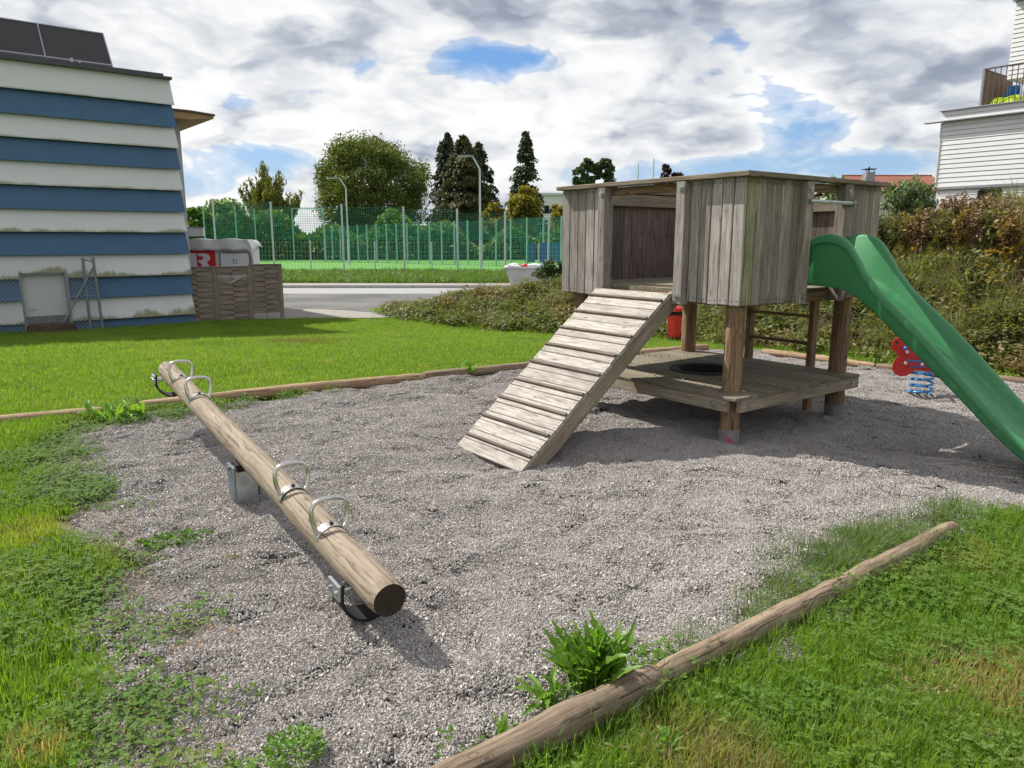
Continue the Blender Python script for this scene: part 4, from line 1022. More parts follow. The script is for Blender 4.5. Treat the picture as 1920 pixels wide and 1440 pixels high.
# ================================================================ SKIP WITH RUBBISH
ya = 31.0; a, c = YD(948, 532, ya), YD(1030, 502, ya); sk = thing('waste_skip', 'scuffed white metal skip heaped with rubbish beside the street', 'skip', (a.x, ya - 1, ZF)); wd = c.x - a.x + .8; hh = c.z - ZF
b = MB(); slab(b, [(.25, .05), (wd - .25, .05), (wd, hh), (0, hh)], 0, 1.8); b.build('body', 'skip_paint', sk)
for x in (.62, 1.3, 1.95):
    if x < wd - .2: b = MB(); b.box((x, -.05, .1), (x + .07, -.002, hh - .03)); b.build('rib', 'skip_paint', sk)
b = MB(); b.box((-.05, -.06, hh), (wd + .05, 1.85, hh + .06)); b.build('rim', 'skip_paint', sk)
for i in range(9):
    t = obj('rubbish_bag', None) if False else None
for i, (m, lab) in enumerate((('white_sign', 'white rubbish sack heaped on the left of the skip'), ('red_paint', 'small red rubbish piece heaped on the skip'), ('tarp', 'pale crumpled sheet heaped in the middle of the skip'), ('blue_paint', 'small blue rubbish piece on the right of the skip'))):
    bm_ = bmesh.new(); bmesh.ops.create_icosphere(bm_, subdivisions=2, radius=.2)
    for v in bm_.verts: v.co *= 1 + .35 * mnoise.noise(v.co * 7 + Vector((i * 5, 0, 0))); v.co.z *= .55; v.co.x *= 1.4
    me = bpy.data.meshes.new('rubbish'); bm_.to_mesh(me); bm_.free(); me.materials.append(MATS[m])
    o = obj('rubbish', me, None, Matrix.Translation((a.x + .35 + i * .42, ya - .7, ZF + hh + .10)), label=lab, category='rubbish', group='rubbish on the skip'); o.scale = (1, 1, 1) if i % 2 == 0 else (.55, .55, .8)

# ================================================================ WHITE HOUSE ON THE BANK  (local x towards camera along its front)
hc = YD(1752, 376, 27.0); hrz = math.atan2(-DL.y, -DL.x); HZ = 2.2
wh = thing('white_house', 'white boarded house with terrace at the top of the bank', 'house', (hc.x, hc.y, HZ), hrz)
fo, fn_ = Vector((hc.x, hc.y, 0)), DR
def hp(px, py, off=0.0):                         # pixel on the house front -> local x, z
    p = onplane(px, py, fo + DR * off, fn_); return (p - fo).dot(-DL), p.z - HZ
z_tr = hp(1752, 353)[1]; z_pu = hp(1757, 232)[1]; z_pt = hp(1760, 211)[1]; LH = 13.0
b = MB(); b.box((.02, .03, -.8), (LH, 8, z_pt - .02)); b.build('core_wall', 'white_wall', wh)
pit = (z_pu - z_tr) / 14
for i in range(14):
    z = z_tr + pit * i; plank(wh, 'siding_board', (0, .008, z + pit / 2 + .02), (LH, .008, z + pit / 2 + .02), pit - .012, .026, (0, -1, .1), 'white_cladding')
for i in range(8):
    z = z_tr - .12 - pit * (i + .5); 
    wx0, wx1 = hp(1834, 370)[0], hp(1876, 370)[0]; wzt = hp(1855, 357)[1]
    if z < wzt - .02:
        for s0, s1 in ((.15, wx0), (wx1, LH)): plank(wh, 'siding_board', (s0, .010, z), (s1, .010, z), pit - .012, .022, (0, -1, .1), 'white_cladding')
    else: plank(wh, 'siding_board', (.15, .010, z), (LH, .010, z), pit - .012, .022, (0, -1, .1), 'white_cladding')
wn = sub('window', wh)
b = MB(); b.box((wx0 + .002, .004, wzt - 1.2), (wx1 - .002, .028, wzt)); b.build('pane', 'glass_dark', wn)
b = MB(); b.box((wx0, -.01, wzt - .0), (wx1, .04, wzt + .05)); b.box((wx0 - .04, -.01, wzt - 1.2), (wx0, .04, wzt)); b.box((wx1, -.01, wzt - 1.2), (wx1 + .04, .04, wzt)); b.build('frame', 'wood_brown', wn)
plank(wh, 'trim', (-.05, -.03, z_tr - .02), (LH, -.03, z_tr - .02), .09, .07, (0, -1, 0), 'grey_metal')
ph_ = (z_pt - z_pu - .06) / 2
plank(wh, 'drip_edge', (-.55, -.10, z_pu + .03), (LH, -.10, z_pu + .03), .22, .03, (0, 0, 1), 'grey_metal')
for i in range(2): plank(wh, 'parapet_board', (-.05, -.045, z_pu + .06 + ph_ * (i + .5)), (LH, -.045, z_pu + .06 + ph_ * (i + .5)), ph_ - .012, .03, (0, -1, .06), 'white_cladding')
plank(wh, 'coping', (-.08, -.04, z_pt + .015), (LH, -.04, z_pt + .015), .2, .03, (0, 0, 1), 'panel_frame')
b = MB(); b.box((-.045, -.03, z_tr), (.0, .03, z_pu)); b.build('corner_trim', 'white_wall', wh)
# set-back upper storey
ux = hp(1888, 150, 1.2)[0]; uz0 = hp(1888, 150, 1.2)[1]; uz1 = hp(1905, 3, 1.2)[1]
b = MB(); b.box((ux + .03, 1.23, uz0), (LH, 8, uz1)); b.build('upper_core', 'white_wall', wh)
b = MB(); b.box((ux + .5, 2.4, z_pt), (LH, 8, uz0)); b.build('upper_recess', 'grey_wall', wh)
nu = 17; pu = (uz1 - uz0) / nu
for i in range(nu): plank(wh, 'siding_board', (ux, 1.21, uz0 + pu * (i + .5)), (LH, 1.21, uz0 + pu * (i + .5)), pu - .012, .026, (0, -1, .1), 'white_cladding'); plank(wh, 'siding_board', (ux + .012, 1.24, uz0 + pu * (i + .5)), (ux + .012, 6.0, uz0 + pu * (i + .5)), pu - .012, .024, (-1, 0, .1), 'white_cladding')
plank(wh, 'coping', (ux - .06, 1.2, uz1 + .03), (LH, 1.2, uz1 + .03), .3, .06, (0, 0, 1), 'grey_metal')
# terrace railing of brown bars
rl = thing('balcony_railing', 'dark brown barred railing on the white house terrace', 'railing', (hc.x, hc.y, HZ), hrz)
rx = hp(1838, 195, .35)[0]; rzt = hp(1842, 132, .35)[1]; rz0 = z_pt
for i in range(46): x = rx + i * .17; b = MB(); b.box((x, .34, rz0), (x + .022, .362, rzt)); b.build('baluster', 'wood_brown', rl)
for i in range(22): y = .45 + i * .105; b = MB(); b.box((rx - .005, y, rz0), (rx + .02, y + .075, rzt)); b.build('baluster', 'wood_brown', rl)
for i in range(24): x = rx + .2 + i * .17; b = MB(); b.box((x, 2.78, rz0), (x + .022, 2.80, rzt)); b.build('baluster', 'wood_brown', rl)
for a_, c_ in (((rx - .02, .33, rzt), (rx + 8, .37, rzt + .04)), ((rx - .02, .37, rzt), (rx + .02, 2.85, rzt + .04)), ((rx + .02, 2.77, rzt), (rx + 4.5, 2.81, rzt + .04))): b = MB(); b.box(a_, c_); b.build('handrail', 'wood_brown', rl)
b = MB(); b.box((rx - .03, .32, rz0), (rx + .03, .38, rzt + .02)); b.build('corner_post', 'grey_metal', rl)
# lime cover behind the bars
lx0, lx1 = hp(1851, 185, .7)[0], hp(1912, 185, .7)[0]; lzt = hp(1880, 176, .7)[1]
lc = thing('lime_cover', 'bright lime green rounded cover behind the terrace railing', 'cover', (hc.x, hc.y, HZ), hrz)
b = MB(); n = 14; vs = []
for j in range(9):
    th = math.pi * j / 8
    for i in range(n):
        u = i / (n-1); k = math.sin(math.pi * min(max(u * .92 + .06, 0), 1)) ** .35
        vs.append((lx0 + (lx1 - lx0) * u, 1.15 - .5 * math.cos(th) * k, rz0 + .02 + (lzt - rz0) * 1.05 * (math.sin(th) ** .6 if th not in (0, math.pi) else 0) * k * (.88 + .12 * math.sin(u * 9 + .6))))
b.add(vs, [(j*n + i, j*n + i + 1, (j+1)*n + i + 1, (j+1)*n + i) for j in range(8) for i in range(n-1)]); b.build('cloth', 'lime_cloth', lc, True)
tb_ = thing('terrace_chair', 'blue folding chair on the terrace behind the brown railing', 'chair', (hc.x, hc.y, HZ), hrz)
cx = hp(1878, 150, 1.9)[0]
b = MB(); b.box((cx, 1.9, rz0 + .42), (cx + .45, 2.35, rz0 + .46)); b.build('seat', 'blue_paint', tb_)
b = MB(); b.box((cx, 2.33, rz0 + .5), (cx + .45, 2.37, rz0 + .95)); b.build('backrest', 'blue_paint', tb_)
for dx, dy in ((0, 0), (.41, 0), (0, .4), (.41, .4)): b = MB(); b.box((cx + dx, 1.9 + dy, rz0), (cx + dx + .035, 1.935 + dy, rz0 + .42)); b.build('leg', 'grey_metal', tb_)

# ================================================================ RED ROOFED HOUSE, FAR FLATS
yy = 48; a, c = YD(1612, 400, yy), YD(1752, 324, yy); e = YD(1690, 356, yy)
rh = thing('red_roof_house', 'house with red tiled roof and chimney above the bank', 'house', (a.x, yy, 1.5)); WW = c.x - a.x + 1.5
b = MB(); b.box((.3, 0, -1), (WW - .3, 8, e.z - 1.5)); b.build('wall', 'white_wall', rh)
rt = c.z - 1.5; ev = e.z - 1.5 - .15; rf = sub('roof', rh)
rows_ = 12; sl = Vector((0, 3.0, rt - ev)); 
for i in range(rows_):
    p0 = Vector((0, -.6, ev)) + Vector((0, 3.6, rt - ev)) * (i / rows_); p1 = Vector((0, -.6, ev)) + Vector((0, 3.6, rt - ev)) * ((i + 1) / rows_)
    b = MB(); nW = 60
    for k in range(nW): x0 = WW * k / nW; x1 = WW * (k + 1) / nW; xm = (x0 + x1) / 2; b.add([(x0, p0.y, p0.z + .03), (xm, p0.y, p0.z + .09), (x1, p0.y, p0.z + .03), (x1, p1.y, p1.z), (xm, p1.y, p1.z + .05), (x0, p1.y, p1.z)], [(0, 1, 4, 5), (1, 2, 3, 4)])
    b.build('tile_course', 'roof_tile', rf, kind='stuff')
b = MB(); b.add([(0, -.6, ev), (WW, -.6, ev), (WW, 3, rt - .02), (0, 3, rt - .02), (0, 9, ev), (WW, 9, ev)], [(0, 1, 2, 3), (3, 2, 5, 4)]); b.build('underlay', 'roof_tile', rf)
b = MB()
for k in range(26): b.tube([(WW * k / 26, 3.02, rt + .03), (WW * (k + .93) / 26, 3.02, rt + .06)], .09, 8)
b.build('ridge_tile', 'roof_tile', rf, kind='stuff')
cp = YD(1636, 322, yy + 1); b = MB(); x = cp.x - a.x; b.box((x - .28, 1.2, ev), (x + .28, 1.8, cp.z - 1.5)); b.build('chimney', 'grey_metal', rf)
b = MB(); b.box((x - .35, 1.15, cp.z - 1.5 + .18), (x + .35, 1.85, cp.z - 1.5 + .22)); b.tube([(x, 1.5, cp.z - 1.5), (x, 1.5, cp.z - 1.5 + .35)], .05, 8)
for dx in (-.25, .25): b.box((x + dx - .02, 1.3, cp.z - 1.5), (x + dx + .02, 1.34, cp.z - 1.5 + .18))
b.build('chimney_cap', 'screw', rf)
yy = 120; a, c = YD(1008, 470, yy), YD(1075, 366, yy)
fl = thing('apartment_block', 'far white apartment block left of the play tower', 'building', (a.x, yy, ZF)); WW = c.x - a.x; HH = c.z - ZF
b = MB(); b.box((0, 0, -.5), (WW, 12, HH)); b.build('wall', 'white_cladding', fl)
b = MB(); b.box((-.3, -.3, HH), (WW, 12, HH + .35)); b.build('roof', 'white_wall', fl)
for k in range(3):
    zc_ = HH - 2.2 - k * 2.9
    for x in (.9, 3.6): 
        wq = sub('window', fl); b = MB(); b.box((x, -.03, zc_ - .7), (x + 1.5, .06, zc_ + .7)); b.build('frame', 'white_wall', wq); b = MB(); b.box((x + .12, -.05, zc_ - .6), (x + .9, -.031, zc_ + .6)); b.build('pane', 'glass_dark', wq)
        b = MB(); b.box((x + .95, -.05, zc_ - .6), (x + 1.4, -.031, zc_ + .1)); b.build('pane', 'glass_dark', wq)

# ================================================================ PLANTS
leafy('leaf_lawn', [(.098, .172, .020), (.145, .232, .028), (.185, .265, .038), (.118, .20, .024)], trans=.44, spots=LAWN_SPOTS,
      patch=[((.24, .29, .05), .55, .52, .74, .4), ((.33, .26, .12), 1.9, .62, .74, .7), ((.065, .135, .018), .8, .52, .7, .6)])
leafy('leaf_lawn_near', [(.075, .145, .018), (.115, .205, .024), (.16, .245, .036), (.095, .175, .020)], trans=.44, spots=LAWN_SPOTS,
      patch=[((.21, .25, .05), .9, .52, .72, .5), ((.33, .26, .12), 2.3, .64, .76, .7)])
leafy('leaf_clover', [(.055, .125, .016), (.085, .17, .022), (.12, .205, .03)], rough=.75, trans=.38, patch=[((.19, .21, .06), 2.2, .48, .7, .5)])
leafy('leaf_weed', [(.055, .14, .016), (.085, .19, .020), (.12, .235, .028), (.15, .24, .045)], trans=.38, rough=.45)
leafy('leaf_longgrass', [(.09, .12, .04), (.14, .165, .058), (.20, .205, .09), (.115, .135, .048)], trans=.35, patch=[((.30, .26, .13), 1.3, .5, .7, .6)])
leafy('leaf_tuftgrass', [(.06, .115, .028), (.09, .15, .036), (.13, .18, .05)], trans=.35)
leafy('leaf_bank', [(.055, .078, .024), (.090, .115, .03), (.13, .145, .042), (.175, .155, .058)], trans=.28, rough=.5,
      patch=[((.22, .13, .06), .9, .48, .68, .6), ((.05, .11, .02), 1.7, .58, .72, .6)])
leafy('leaf_autumn', [(.36, .17, .03), (.26, .19, .03), (.38, .24, .035), (.20, .17, .03), (.32, .10, .03)], trans=.3)
leafy('leaf_rust', [(.24, .15, .045), (.17, .14, .04), (.27, .18, .06), (.20, .11, .05)], trans=.25)
leafy('leaf_dry', [(.13, .075, .045), (.20, .13, .08), (.28, .205, .125), (.16, .08, .05)], trans=.15, rough=.8)
leafy('leaf_verge', [(.055, .125, .018), (.09, .17, .025), (.13, .19, .04)], trans=.3)
leafy('leaf_bigtree', [(.044, .074, .016), (.072, .106, .020), (.10, .13, .025), (.13, .14, .03)], trans=.25, patch=[((.13, .105, .022), .22, .52, .70, .45)])
leafy('leaf_conifer', [(.026, .046, .020), (.038, .062, .025), (.055, .074, .030)], trans=.08, rough=.7)
leafy('leaf_conifer_brown', [(.046, .055, .020), (.068, .073, .025), (.095, .085, .03)], trans=.12, rough=.7)
leafy('leaf_gold', [(.17, .15, .02), (.24, .18, .025), (.11, .13, .02), (.28, .17, .03)], trans=.3)
leafy('leaf_olive', [(.07, .09, .02), (.11, .12, .028), (.15, .145, .03), (.085, .11, .025)], trans=.3)
leafy('leaf_green', [(.045, .10, .018), (.07, .135, .025), (.095, .16, .03)], trans=.28)
leafy('leaf_willow', [(.12, .175, .06), (.16, .21, .08), (.09, .15, .045)], trans=.35)
leafy('leaf_dark', [(.038, .070, .024), (.058, .095, .032), (.078, .115, .04)], trans=.18)
leafy('leaf_purple', [(.030, .018, .020), (.05, .028, .03), (.04, .035, .025)], trans=.15)
leafy('leaf_grey', [(.10, .15, .07), (.15, .20, .10), (.075, .12, .05)], trans=.25)
plain('bark', (.075, .058, .045), .9, 0, .5, 6, .1)
def _peb(T):
    g = T.n('ShaderNodeNewGeometry'); ri = g.outputs['Random Per Island']; ro = orand(T)
    f = T.math('FRACT', T.math('ADD', ri, ro))
    col = T.ramp(f, [(0, (.18, .163, .156)), (.25, (.262, .241, .231)), (.5, (.322, .298, .286)), (.72, (.385, .359, .345)), (.86, (.325, .285, .25)), (.94, (.47, .452, .434)), (1, (.57, .55, .53))])
    p = g.outputs['Position']
    col = T.mix(T.sstep(T.noise(p, 1.1, 3, .6), .45, .7, 0, .30), col, (.17, .15, .13))
    return pbsdf(T, col, .6, spec=.35)
material('pebble', _peb)

def blade(b, base, ang, h, w, lean, rnd):
    d = Vector((math.cos(ang), math.sin(ang), 0)); sd = Vector((-d.y, d.x, 0)); p = Vector(base)
    m = p + d * lean * .35 + Vector((0, 0, h * .62)); t = p + d * lean + Vector((0, 0, h))
    o = len(b.v); b.v += [tuple(p - sd * w), tuple(p + sd * w), tuple(m + sd * w * .7), tuple(m - sd * w * .7), tuple(t)]
    b.f += [(o, o+1, o+2, o+3), (o+3, o+2, o+4)]; b.mi += [0, 0]
def tuft(n, r, h0, h1, w, lean, seed, mat, name):
    rnd = random.Random(seed); b = MB()
    for _ in range(n):
        a = rnd.uniform(0, 6.283); q = r * math.sqrt(rnd.random())
        blade(b, (q * math.cos(a), q * math.sin(a), -.01), rnd.uniform(0, 6.283) if lean < .1 else a + rnd.uniform(-.9, .9), rnd.uniform(h0, h1), w * rnd.uniform(.7, 1.3), lean * rnd.uniform(.3, 1.3), rnd)
    return proto(name, b, mat)
def leaf_quad(b, p, d, up, L, w):
    d = d.normalized(); s = d.cross(up); s = s.normalized() if s.length > 1e-3 else Vector((1, 0, 0)); n = s.cross(d)
    o = len(b.v); b.v += [tuple(p), tuple(p + d * L * .45 + s * w - n * w * .25), tuple(p + d * L), tuple(p + d * L * .45 - s * w - n * w * .25)]
    b.f += [(o, o+1, o+2), (o, o+2, o+3)]; b.mi += [0, 0]
def leaf_clump(n, r, h, L, w, seed, mat, name, down=.2):
    rnd = random.Random(seed); b = MB()
    for _ in range(n):
        a = rnd.uniform(0, 6.283); q = r * math.sqrt(rnd.random()); z = h * rnd.random() ** .8 * (1 - .5 * (q / r) ** 2)
        d = Vector((math.cos(a + rnd.uniform(-1.2, 1.2)), math.sin(a + rnd.uniform(-1.2, 1.2)), rnd.uniform(-.5, .6) - down))
        leaf_quad(b, Vector((q * math.cos(a), q * math.sin(a), z)), d, Vector((rnd.uniform(-.5, .5), rnd.uniform(-.5, .5), 1)), L * rnd.uniform(.6, 1.3), w * rnd.uniform(.7, 1.3))
    return proto(name, b, mat)
def clover_patch(seed):
    rnd = random.Random(seed); b = MB()
    for _ in range(26):
        a = rnd.uniform(0, 6.283); q = .12 * math.sqrt(rnd.random()); z = rnd.uniform(.008, .045); p = Vector((q * math.cos(a), q * math.sin(a), z)); a0 = rnd.uniform(0, 6.28); L = rnd.uniform(.010, .019)
        for k in range(3):
            t = a0 + k * 2.094 + rnd.uniform(-.2, .2); leaf_quad(b, p, Vector((math.cos(t), math.sin(t), rnd.uniform(-.25, .35))), Vector((0, 0, 1)), L, L * .42)
    return proto('clover', b, 'leaf_clover')
def pebbles(seed, n=62, r=.056):
    rnd = random.Random(seed); b = MB(); t = (1 + 5 ** .5) / 2
    ico = [(-1, t, 0), (1, t, 0), (-1, -t, 0), (1, -t, 0), (0, -1, t), (0, 1, t), (0, -1, -t), (0, 1, -t), (t, 0, -1), (t, 0, 1), (-t, 0, -1), (-t, 0, 1)]
    fc = [(0, 11, 5), (0, 5, 1), (0, 1, 7), (0, 7, 10), (0, 10, 11), (1, 5, 9), (5, 11, 4), (11, 10, 2), (10, 7, 6), (7, 1, 8), (3, 9, 4), (3, 4, 2), (3, 2, 6), (3, 6, 8), (3, 8, 9), (4, 9, 5), (2, 4, 11), (6, 2, 10), (8, 6, 7), (9, 8, 1)]
    for _ in range(n):
        a = rnd.uniform(0, 6.283); q = r * math.sqrt(rnd.random()); s = rnd.uniform(.0038, .0070) * (1.5 if rnd.random() < .03 else 1); sx_, sy_, sz_ = s * rnd.uniform(.8, 1.35), s * rnd.uniform(.7, 1.05), s * rnd.uniform(.5, .85)
        m = Matrix.Rotation(rnd.uniform(0, 6.28), 3, 'Z') @ Matrix.Rotation(rnd.uniform(-.5, .5), 3, 'X')
        vs = [m @ Vector((x * sx_ / 1.9, y * sy_ / 1.9, z * sz_ / 1.9)) + Vector((q * math.cos(a), q * math.sin(a), rnd.uniform(-.002, .007))) for x, y, z in ico]
        b.add(vs, fc)
    return proto('pebbles', b, 'pebble', smooth=True)
def pts_in(n, x0, x1, y0, y1): return RNG.uniform(x0, x1, n), RNG.uniform(y0, y1, n)
def put(name, X, Y, Z, s0, s1, protos, label=None, category=None, tilt=.12, zs=1.0, surf=None):
    n = len(X); rot = np.stack([RNG.uniform(-tilt, tilt, n), RNG.uniform(-tilt, tilt, n), RNG.uniform(0, 6.283, n)], -1)
    if surf is not None:
        e_ = .03; gx = (surf(X + e_, Y) - surf(X - e_, Y)) / (2*e_); gy = (surf(X, Y + e_) - surf(X, Y - e_)) / (2*e_); up_ = Vector((0, 0, 1))
        for i in range(n): rot[i] = (up_.rotation_difference(Vector((-gx[i], -gy[i], 1))).to_matrix() @ Matrix.Rotation(rot[i][2], 3, 'Z')).to_euler()
    s = RNG.uniform(s0, s1, n); scl = np.stack([s, s, s * RNG.uniform(.8, 1.25, n) * zs], -1)
    return scatter(name, np.stack([X, Y, Z], -1), rot, scl, RNG.integers(0, len(protos), n), protos, kind='stuff', label=label, category=category)
def in_view(X, Y, m=1.6): return np.abs(X) < .70 * Y + m

# ---- gravel stones
pp = [pebbles(i) for i in range(7)]
X, Y = pts_in(95000, -4.4, 8.6, 1.1, 11.2)
k = (sdist(X, Y) + (vnoise(X, Y, 3, 4) - .5) * .2 > -.02) & in_view(X, Y, 2.6) & (RNG.random(len(X)) < np.clip(1.35 - Y * .055, .55, 1)); X, Y = X[k], Y[k]
put('gravel', X, Y, gravel_z(X, Y) + .001, .9, 1.15, pp, 'loose rounded grey gravel stones covering the play area', 'gravel', surf=gravel_z)
# a few stones kicked on to the lower deck
mt = Matrix.Translation(C0) @ Matrix.Rotation(RZ, 4, 'Z'); b_ = pebbles(99, 9, .12)
lx, ly = RNG.uniform(.1, 1.65, 60), RNG.uniform(.1, 1.85, 60); kk = (np.hypot(lx - HC[0], ly - HC[1]) > .42) & (np.hypot(lx - HC[0], ly - HC[1]) < .95); lx, ly = lx[kk], ly[kk]
W_ = np.array([list(mt @ Vector((x, y, .4125))) for x, y in zip(lx, ly)])
put('deck_gravel', W_[:, 0], W_[:, 1], W_[:, 2] + .003, .8, 1.1, [b_], 'loose gravel stones scattered on the lower tower deck', 'gravel', tilt=0)

# ---- lawn
lt = [tuft(34, .075, .035, .075, .0017, .028, i, 'leaf_lawn_near', 'grass_tuft') for i in range(5)]
bx = np.array([(BC.x, BC.y), (BC.x + .78 * -8, BC.y - .625 * 8)])
def front_of_building(X, Y):                     # keep the lawn out of the building and the fence
    nx, ny = .625, -.78
    a = ((X - BC.x) * nx + (Y - BC.y) * ny) > .16
    fn = Vector((-fd.y, fd.x, 0)).normalized()
    c = ((X - f0.x) * fn.x + (Y - f0.y) * fn.y) < -.03
    return np.where(X < f0.x + .35, a, c)
X, Y = pts_in(33000, -7.0, 7.2, .8, 6.8)
e = sdist(X, Y) + (vnoise(X, Y, 3, 4) - .5) * .28 * (X < -.8); k = (e < -.03) & in_view(X, Y, 2.8) & ((Y < 4.7) | (X < -3.0)) & (vnoise(X, Y, 1.7, 21) + RNG.random(len(X)) * .7 > .42); k &= ~((Y > 4.3) & (X > 2.6)); X, Y = X[k], Y[k]
put('near_lawn_grass', X, Y, ground_z(X, Y), .8, 1.35, lt, 'short grass of the lawn around the gravel in the foreground', 'grass', tilt=.25)
lt2 = [tuft(44, .10, .028, .055, .0022, .03, 40 + i, 'leaf_lawn', 'grass_tuft') for i in range(5)]
X, Y = pts_in(44000, -13.5, 5.5, 5.8, 18.6)
_, bd = bank_np(X, Y)
k = (sdist(X, Y) < -.06) & (bd < .25) & in_view(X, Y, 3.0) & front_of_building(X, Y) & ((X < 1.2) | (Y > 9.6)); X, Y = X[k], Y[k]
put('lawn_grass', X, Y, ground_z(X, Y), 1.0, 1.5, lt2, 'bright short lawn between the gravel and the striped building', 'grass', tilt=.25)
# ---- clover and weeds creeping into the gravel
cv = [clover_patch(i) for i in range(5)]
X, Y = pts_in(10000, -4.8, 4.6, 1.0, 7.6)
e = sdist(X, Y); nz_ = vnoise(X, Y, 1.5, 31) * .6 + vnoise(X, Y, 4.2, 32) * .4
kl = (X < -.75) & (e > -1.1) & (e < .42) & (nz_ + (RNG.random(len(X)) - .5) * .25 > .53 + np.abs(e + .05) * .42)
kr = (X > -.2) & (Y < 4.6) & (e < .02) & (e > -1.3) & (nz_ + (RNG.random(len(X)) - .5) * .5 > .54)
kf = (Y > 5.6) & (X < -1.0) & (e > -.04) & (e < .24) & (nz_ > .42)
k = (kl | kr | kf) & in_view(X, Y, 1.0); X, Y = X[k], Y[k]
put('clover', X, Y, np.maximum(ground_z(X, Y), np.where(sdist(X, Y) > -.1, gravel_z(X, Y), -9)), .8, 1.4, cv, 'clover and low weeds creeping over the gravel edge', 'ground cover', tilt=.2)
dr_ = [leaf_clump(26, .09, .025, .035, .003, 70 + i, 'leaf_dry', 'dry_bits', 0) for i in range(3)]
X, Y = pts_in(2600, -4.2, 4.6, 1.1, 6.5); e = sdist(X, Y); k = (((np.abs(e) < .22) & (X < -.7)) | ((e < 0) & (vnoise(X, Y, 1.9, 44) > .68))) & in_view(X, Y, .8); X, Y = X[k], Y[k]
put('dry_grass', X, Y, np.maximum(ground_z(X, Y), np.where(sdist(X, Y) > -.1, gravel_z(X, Y), -9)) + .004, .7, 1.3, dr_, 'dry brown grass bits along the ragged gravel edge', 'dry grass', tilt=.1)
# ---- long grass by the near log
lg = [tuft(30, .07, (.07), .17, .0020, .10, 80 + i, 'leaf_tuftgrass', 'long_grass') for i in range(4)]
P_ = []
def along(p0, p1, n, spread, side):
    a, c = G(*p0), G(*p1); d = (c - a); nn = Vector((-d.y, d.x, 0)).normalized() * side
    for _ in range(n): t = random.random(); q = a + d * t + nn * (abs(random.gauss(0, spread)) + .05); P_.append((q.x, q.y))
along((1500, 1128), (1740, 1008), 110, .10, 1); along((1560, 1095), (1720, 1018), 120, .13, 1); along((1300, 1228), (1520, 1118), 20, .05, 1); along((900, 1420), (1780, 990), 45, .05, -1); along((1700, 1020), (1880, 955), 46, .10, 1)
P_ = np.array(P_); put('long_grass', P_[:, 0], P_[:, 1], np.maximum(ground_z(P_[:, 0], P_[:, 1]), -.03), .5, .95, lg, 'long grey green grass tufts beside the near border log', 'grass', tilt=.2)

# ---- bank and heap
bl = [leaf_clump(46, .19, .20, .075, .020, 100 + i, 'leaf_bank', 'bank_leaves') for i in range(5)]
bg_ = [tuft(38, .11, .16, .42, .0034, .30, 120 + i, 'leaf_longgrass', 'bank_grass') for i in range(4)]
bd_ = [tuft(26, .13, .15, .38, .0032, .34, 130 + i, 'leaf_dry', 'bank_dry') for i in range(3)]
ba = [leaf_clump(40, .20, .20, .07, .021, 140 + i, 'leaf_autumn', 'bank_autumn') for i in range(3)]
def bank_pts(n):
    X, Y = pts_in(n, -3.4, 13.5, 3.5, 25); h, d = bank_np(X, Y); k = (d > .02) & (d < 5.2) & (h > .03) & in_view(X, Y, 2.0) & (Y > 5.5); return X[k], Y[k], d[k]
X, Y, d = bank_pts(36000); z = ground_z(X, Y)
nA = vnoise(X, Y, .8, 51); nB = vnoise(X, Y, 1.4, 52); r = RNG.random(len(X))
top = np.clip((d - 1.4) / 1.6, 0, 1); right = np.clip((X - 4.5) / 3, 0, 1)
pA = np.clip((nB - .45) * 2.6, 0, 1) * top * right * .8                    # autumn leaves high on the right
pD = np.clip((nA - .45) * 2.2, 0, 1) * .5 + .10 + .16 * top
pD = pD * (.4 + .6 * right)
pG = np.clip((.60 - nA) * 1.5, .08, .55) * (.35 + .5 * right) + .06
cat = np.where(r < pA, 3, np.where(r < pA + pD, 2, np.where(r < pA + pD + pG, 1, 0)))
kd = RNG.random(len(X)) < np.array([.62, .62, .55, .6])[cat]
for c_, nm, pr, lb, s0, s1 in ((0, 'bank_leaves', bl, 'mixed green leaves and ivy covering the overgrown bank', .7, 1.35), (1, 'bank_grass', bg_, 'long pale grass hanging over the overgrown bank', .6, 1.2), (2, 'bank_dry_stems', bd_, 'dry brown stems among the plants on the bank', .5, 1.0), (3, 'bank_autumn_leaves', ba, 'yellow and orange leaves high on the right bank', .7, 1.3)):
    k = (cat == c_) & kd; put(nm, X[k], Y[k], z[k] - .02, s0, s1, pr, lb, 'ground cover', tilt=.45)
# verge by the street
vg = [tuft(34, .22, .12, .34, .009, .16, 160 + i, 'leaf_verge', 'verge_grass') for i in range(3)] + [leaf_clump(40, .25, .3, .12, .035, 165, 'leaf_verge', 'verge_leaves')]
X, Y = pts_in(9000, -18, 5, 31.9, 42.0); k = RNG.random(len(X)) < np.clip(.45 + .5 * vnoise(X, Y, .5, 61), 0, 1); X, Y = X[k], Y[k]
put('verge_grass', X, Y, np.full(len(X), ZF), .7, 1.4, vg, 'rough grass verge between the street and the pitch', 'grass', tilt=.2)

